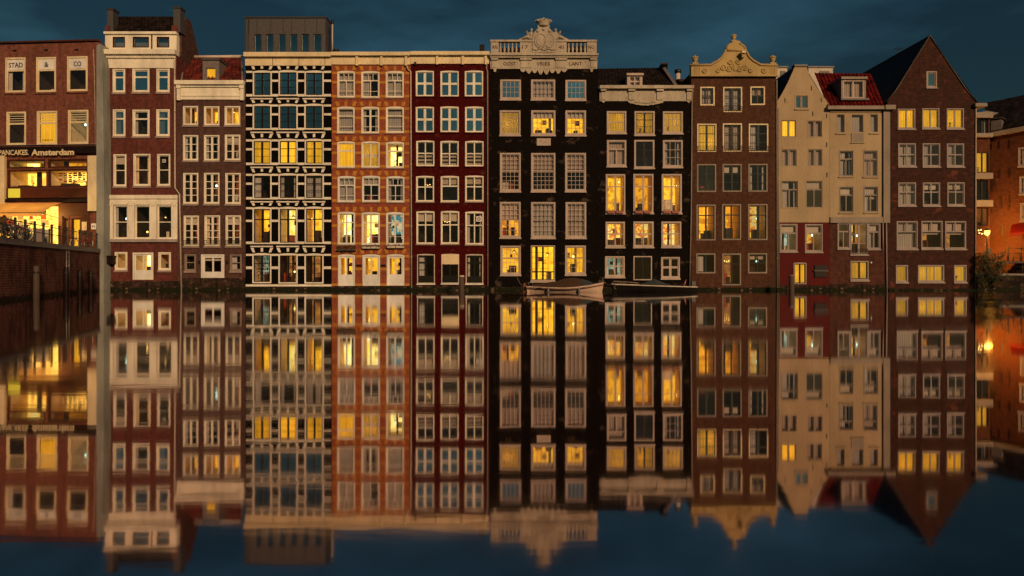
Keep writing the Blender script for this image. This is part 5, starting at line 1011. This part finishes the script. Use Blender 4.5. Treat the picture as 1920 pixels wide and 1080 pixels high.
# ------------------------------------------------------------------ mooring posts and boats
for px, Y, pt_, lab in ((865.5, -2.6, 517, 'weathered wooden mooring post before the dark red house'), (1484, -2.2, 516, 'weathered wooden mooring post before the lit door of the red ground floor')):
    A = at(px, Y, pt_); t = thing('mooring_post', lab, 'post', (A.x, Y, 0), 0, 'mooring posts in the canal'); mb = MB(); mb.lathe(0, 0, [(.22, -1.2), (.20, .3), (.19, A.z - .06), (.16, A.z)], 'wood_wet', 10); mb.build('timber', t)
    mb = MB(); mb.lathe(0, 0, [(.205, A.z - .09), (.205, A.z - .02), (.16, A.z + .03)], 'cream_grey' if px < 900 else 'lead_grey', 10); mb.build('cap', t)
def hull(t, Lh, beam, sheer, m, rubm, bow=.9, stern=.55):
    n = 22; prof = []; mb = MB(); secs = []
    for i in range(n + 1):
        s_ = i / n; x = (s_ - .5) * Lh
        b_ = beam * min(1, (s_ / .35 + stern) / (1 + stern) if s_ < .35 else 1) * (1 if s_ < .55 else max(.02, 1 - ((s_ - .55) / .45) ** 2.2))
        z = sheer(s_); rk = (s_ - .5) * .0
        tp = x; bt = x * (1 - .045)
        secs.append([(bt * .97, 0, -.3), (bt, b_ * .70, -.08), (x * .975, b_ * .88, z * .45), (tp, b_, z)])
    vv = []; fs = []
    for sd in (-1, 1):
        o = len(vv)
        for q_ in secs: vv += [(x, y * sd, z) for x, y, z in q_]
        for i in range(n):
            for j in range(3): k = o + i * 4 + j; fs.append((k, k + 4, k + 5, k + 1) if sd > 0 else (k, k + 1, k + 5, k + 4))
    o2 = (n + 1) * 4
    fs += [(0, 1, 2, 3, o2 + 3, o2 + 2, o2 + 1)]
    mb.add(vv, fs, m, True); mb.build('hull', t)
    mb = MB(); dv = []; 
    for q_ in secs: dv += [(q_[3][0], -q_[3][1] * .97, q_[3][2] - .08), (q_[3][0], q_[3][1] * .97, q_[3][2] - .08)]
    mb.add(dv, [(2 * i, 2 * i + 2, 2 * i + 3, 2 * i + 1) for i in range(n)], 'wood_wet'); mb.build('deck', t)
    mb = MB(); ring = [(q_[3][0], -q_[3][1], q_[3][2]) for q_ in secs] + [(q_[3][0], q_[3][1], q_[3][2]) for q_ in reversed(secs)]
    mb.tube(ring, .045, rubm, 6, True); mb.build('gunwale', t)
    return secs
A = at(1059, -4.2, 545); b1 = thing('rowing_boat', 'cream open boat under a peaked brown tarpaulin, moored before the lit black door', 'boat', (A.x, -4.2, 0), 0)
sh = lambda s_: .38 - .09 * math.sin(s_ * math.pi) + .30 * max(0, s_ - .5) ** 1.4 * 2.2
secs = hull(b1, 5.4, .95, sh, 'hull_cream', 'hull_cream')
mb = MB(); mb.tube([(q_[3][0] * 1.002, -q_[3][1] * .985 - .012, q_[3][2] - .12) for q_ in secs], .028, 'frame_brown', 6); mb.tube([(q_[3][0] * 1.002, q_[3][1] * .985 + .012, q_[3][2] - .12) for q_ in secs], .028, 'frame_brown', 6); mb.build('rubbing_strake', b1)
mb = MB(); mb.box(-2.86, -2.72, -.03, .03, -.3, .62, 'rust'); mb.box(-2.72, -2.45, -.16, .16, -.1, .42, 'rust'); mb.tube([(-2.8, 0, .6), (-2.4, 0, .66)], .025, 'wood_wet', 6); mb.build('rudder', b1)
def tarp(t, secs, i0, i1, ridge, m, flap=None):
    mb = MB(); vv = []; nn = 12
    for i in range(i0, i1 + 1):
        x, b_, z = secs[i][3]; s_ = i / 22; zr = ridge(s_)
        for j in range(nn + 1):
            q_ = -1 + 2 * j / nn; a_ = abs(q_); hgt = (1 - a_) ** .85 * (1 - .12 * math.sin(a_ * math.pi)); vv.append((x + .03 * rng.uniform(-1, 1), b_ * 1.02 * q_, z + .03 + max(0, zr - z) * hgt + .025 * rng.uniform(-1, 1)))
    fs = [(k * (nn + 1) + j, (k + 1) * (nn + 1) + j, (k + 1) * (nn + 1) + j + 1, k * (nn + 1) + j + 1) for k in range(i1 - i0) for j in range(nn)]
    for f_ in fs:
        k = f_[0] // (nn + 1) + i0
        mb.add([vv[q_] for q_ in f_], [(0, 1, 2, 3)], flap if flap and k >= i1 - 3 else m)
    return mb.build('tarpaulin', t)
def rg(s_): 
    P_ = [(.05, .46), (.2, .56), (.42, .76), (.56, .97), (.63, .95), (.78, .82), (.86, .60), (1, .5)]
    for (a_, b_), (c_, d_) in zip(P_, P_[1:]):
        if a_ <= s_ <= c_: return b_ + (d_ - b_) * (s_ - a_) / (c_ - a_)
    return .5
tarp(b1, secs, 2, 19, rg, 'tarp_brown', 'tarp_blue')
for x, z in ((-2.5, .5), (-2.25, .5), (2.4, .68)): mb = MB(); mb.tube([(x, -.3, z), (x, -.3, z + .16)], .022, 'steel', 6); mb.build('cleat', b1)
mb = MB()
for i in range(3): mb.box(-1.9 + i * 1.5, -1.6 + i * 1.5, -.86, .86, .30, .34, 'wood_wet')
mb.build('thwart', b1)
for s0, s1, lab_ in (((-2.6, .3, .52), (-3.3, 3.6, 1.0), 0), ((2.55, .1, .78), (3.1, 3.6, 1.05), 0)):
    mb = MB(); mb.tube([(s0[0] + (s1[0] - s0[0]) * t_, s0[1] + (s1[1] - s0[1]) * t_, s0[2] + (s1[2] - s0[2]) * t_ - .35 * math.sin(t_ * math.pi)) for t_ in [i / 8 for i in range(9)]], .018, 'bike_grey', 5); mb.build('mooring_line', b1)
for x_ in (-1.2, .9): mb = MB(); mb.ball((x_, -.98, .12), (.085, .085, .17), 'lead_grey', 8, 6); mb.tube([(x_, -.98, .26), (x_, -.93, .46)], .012, 'bike_grey', 4); mb.build('fender', b1)
A = at(1227, -3.2, 545); b2 = thing('motor_boat', 'low black motor boat with blue cover, bent rails and a small red flag', 'boat', (A.x, -3.2, 0), 0)
sh2 = lambda s_: .52 - .20 * s_
secs = hull(b2, 6.1, .95, sh2, 'hull_black', 'cream_grey', stern=.9)
def rg2(s_): return .5 + .38 * max(0, 1 - abs(s_ - .5) / .16)
tarp(b2, secs, 7, 15, rg2, 'tarp_blue')
mb = MB()
for s_ in (-.7, .7):
    mb.tube([(-2.95, s_ * .7, .5), (-2.8, s_ * .75, .74), (-1.9, s_, .68), (-1.25, s_, .62), (-1.2, s_, .48)], .022, 'sill_stone', 6); mb.tube([(-2.6, s_ * .8, .5), (-2.45, s_ * .8, .73)], .018, 'sill_stone', 5); mb.tube([(-2.0, s_, .5), (-2.35, s_ * .9, .72)], .018, 'sill_stone', 5)
mb.build('guard_rail', b2)
mb = MB(); mb.tube([(2.05, 0, .3), (2.25, 0, .86)], .015, 'steel', 5); mb.build('flag_staff', b2); mb = MB(); mb.prism([(2.05, .42), (2.17, .45), (2.26, .82), (2.2, .8)], -.01, .01, 'flag_red'); mb.build('flag', b2)
mb = MB(); mb.box(1.2, 2.0, -.4, .4, .30, .44, 'sign_black'); mb.build('seat', b2)
mb = MB(); mb.box(2.62, 2.9, -.14, .14, .34, .72, 'zinc'); mb.box(2.7, 2.84, -.07, .07, -.2, .36, 'zinc_dark'); mb.tube([(2.62, 0, .6), (2.2, .05, .66)], .02, 'sign_black', 5); mb.build('outboard_motor', b2)
mb = MB(); mb.tube([(-2.9 - .5 * t_, 3.1 * t_, .52 + .5 * t_ - .3 * math.sin(t_ * math.pi)) for t_ in [i / 8 for i in range(9)]], .016, 'bike_grey', 5); mb.build('mooring_line', b2)
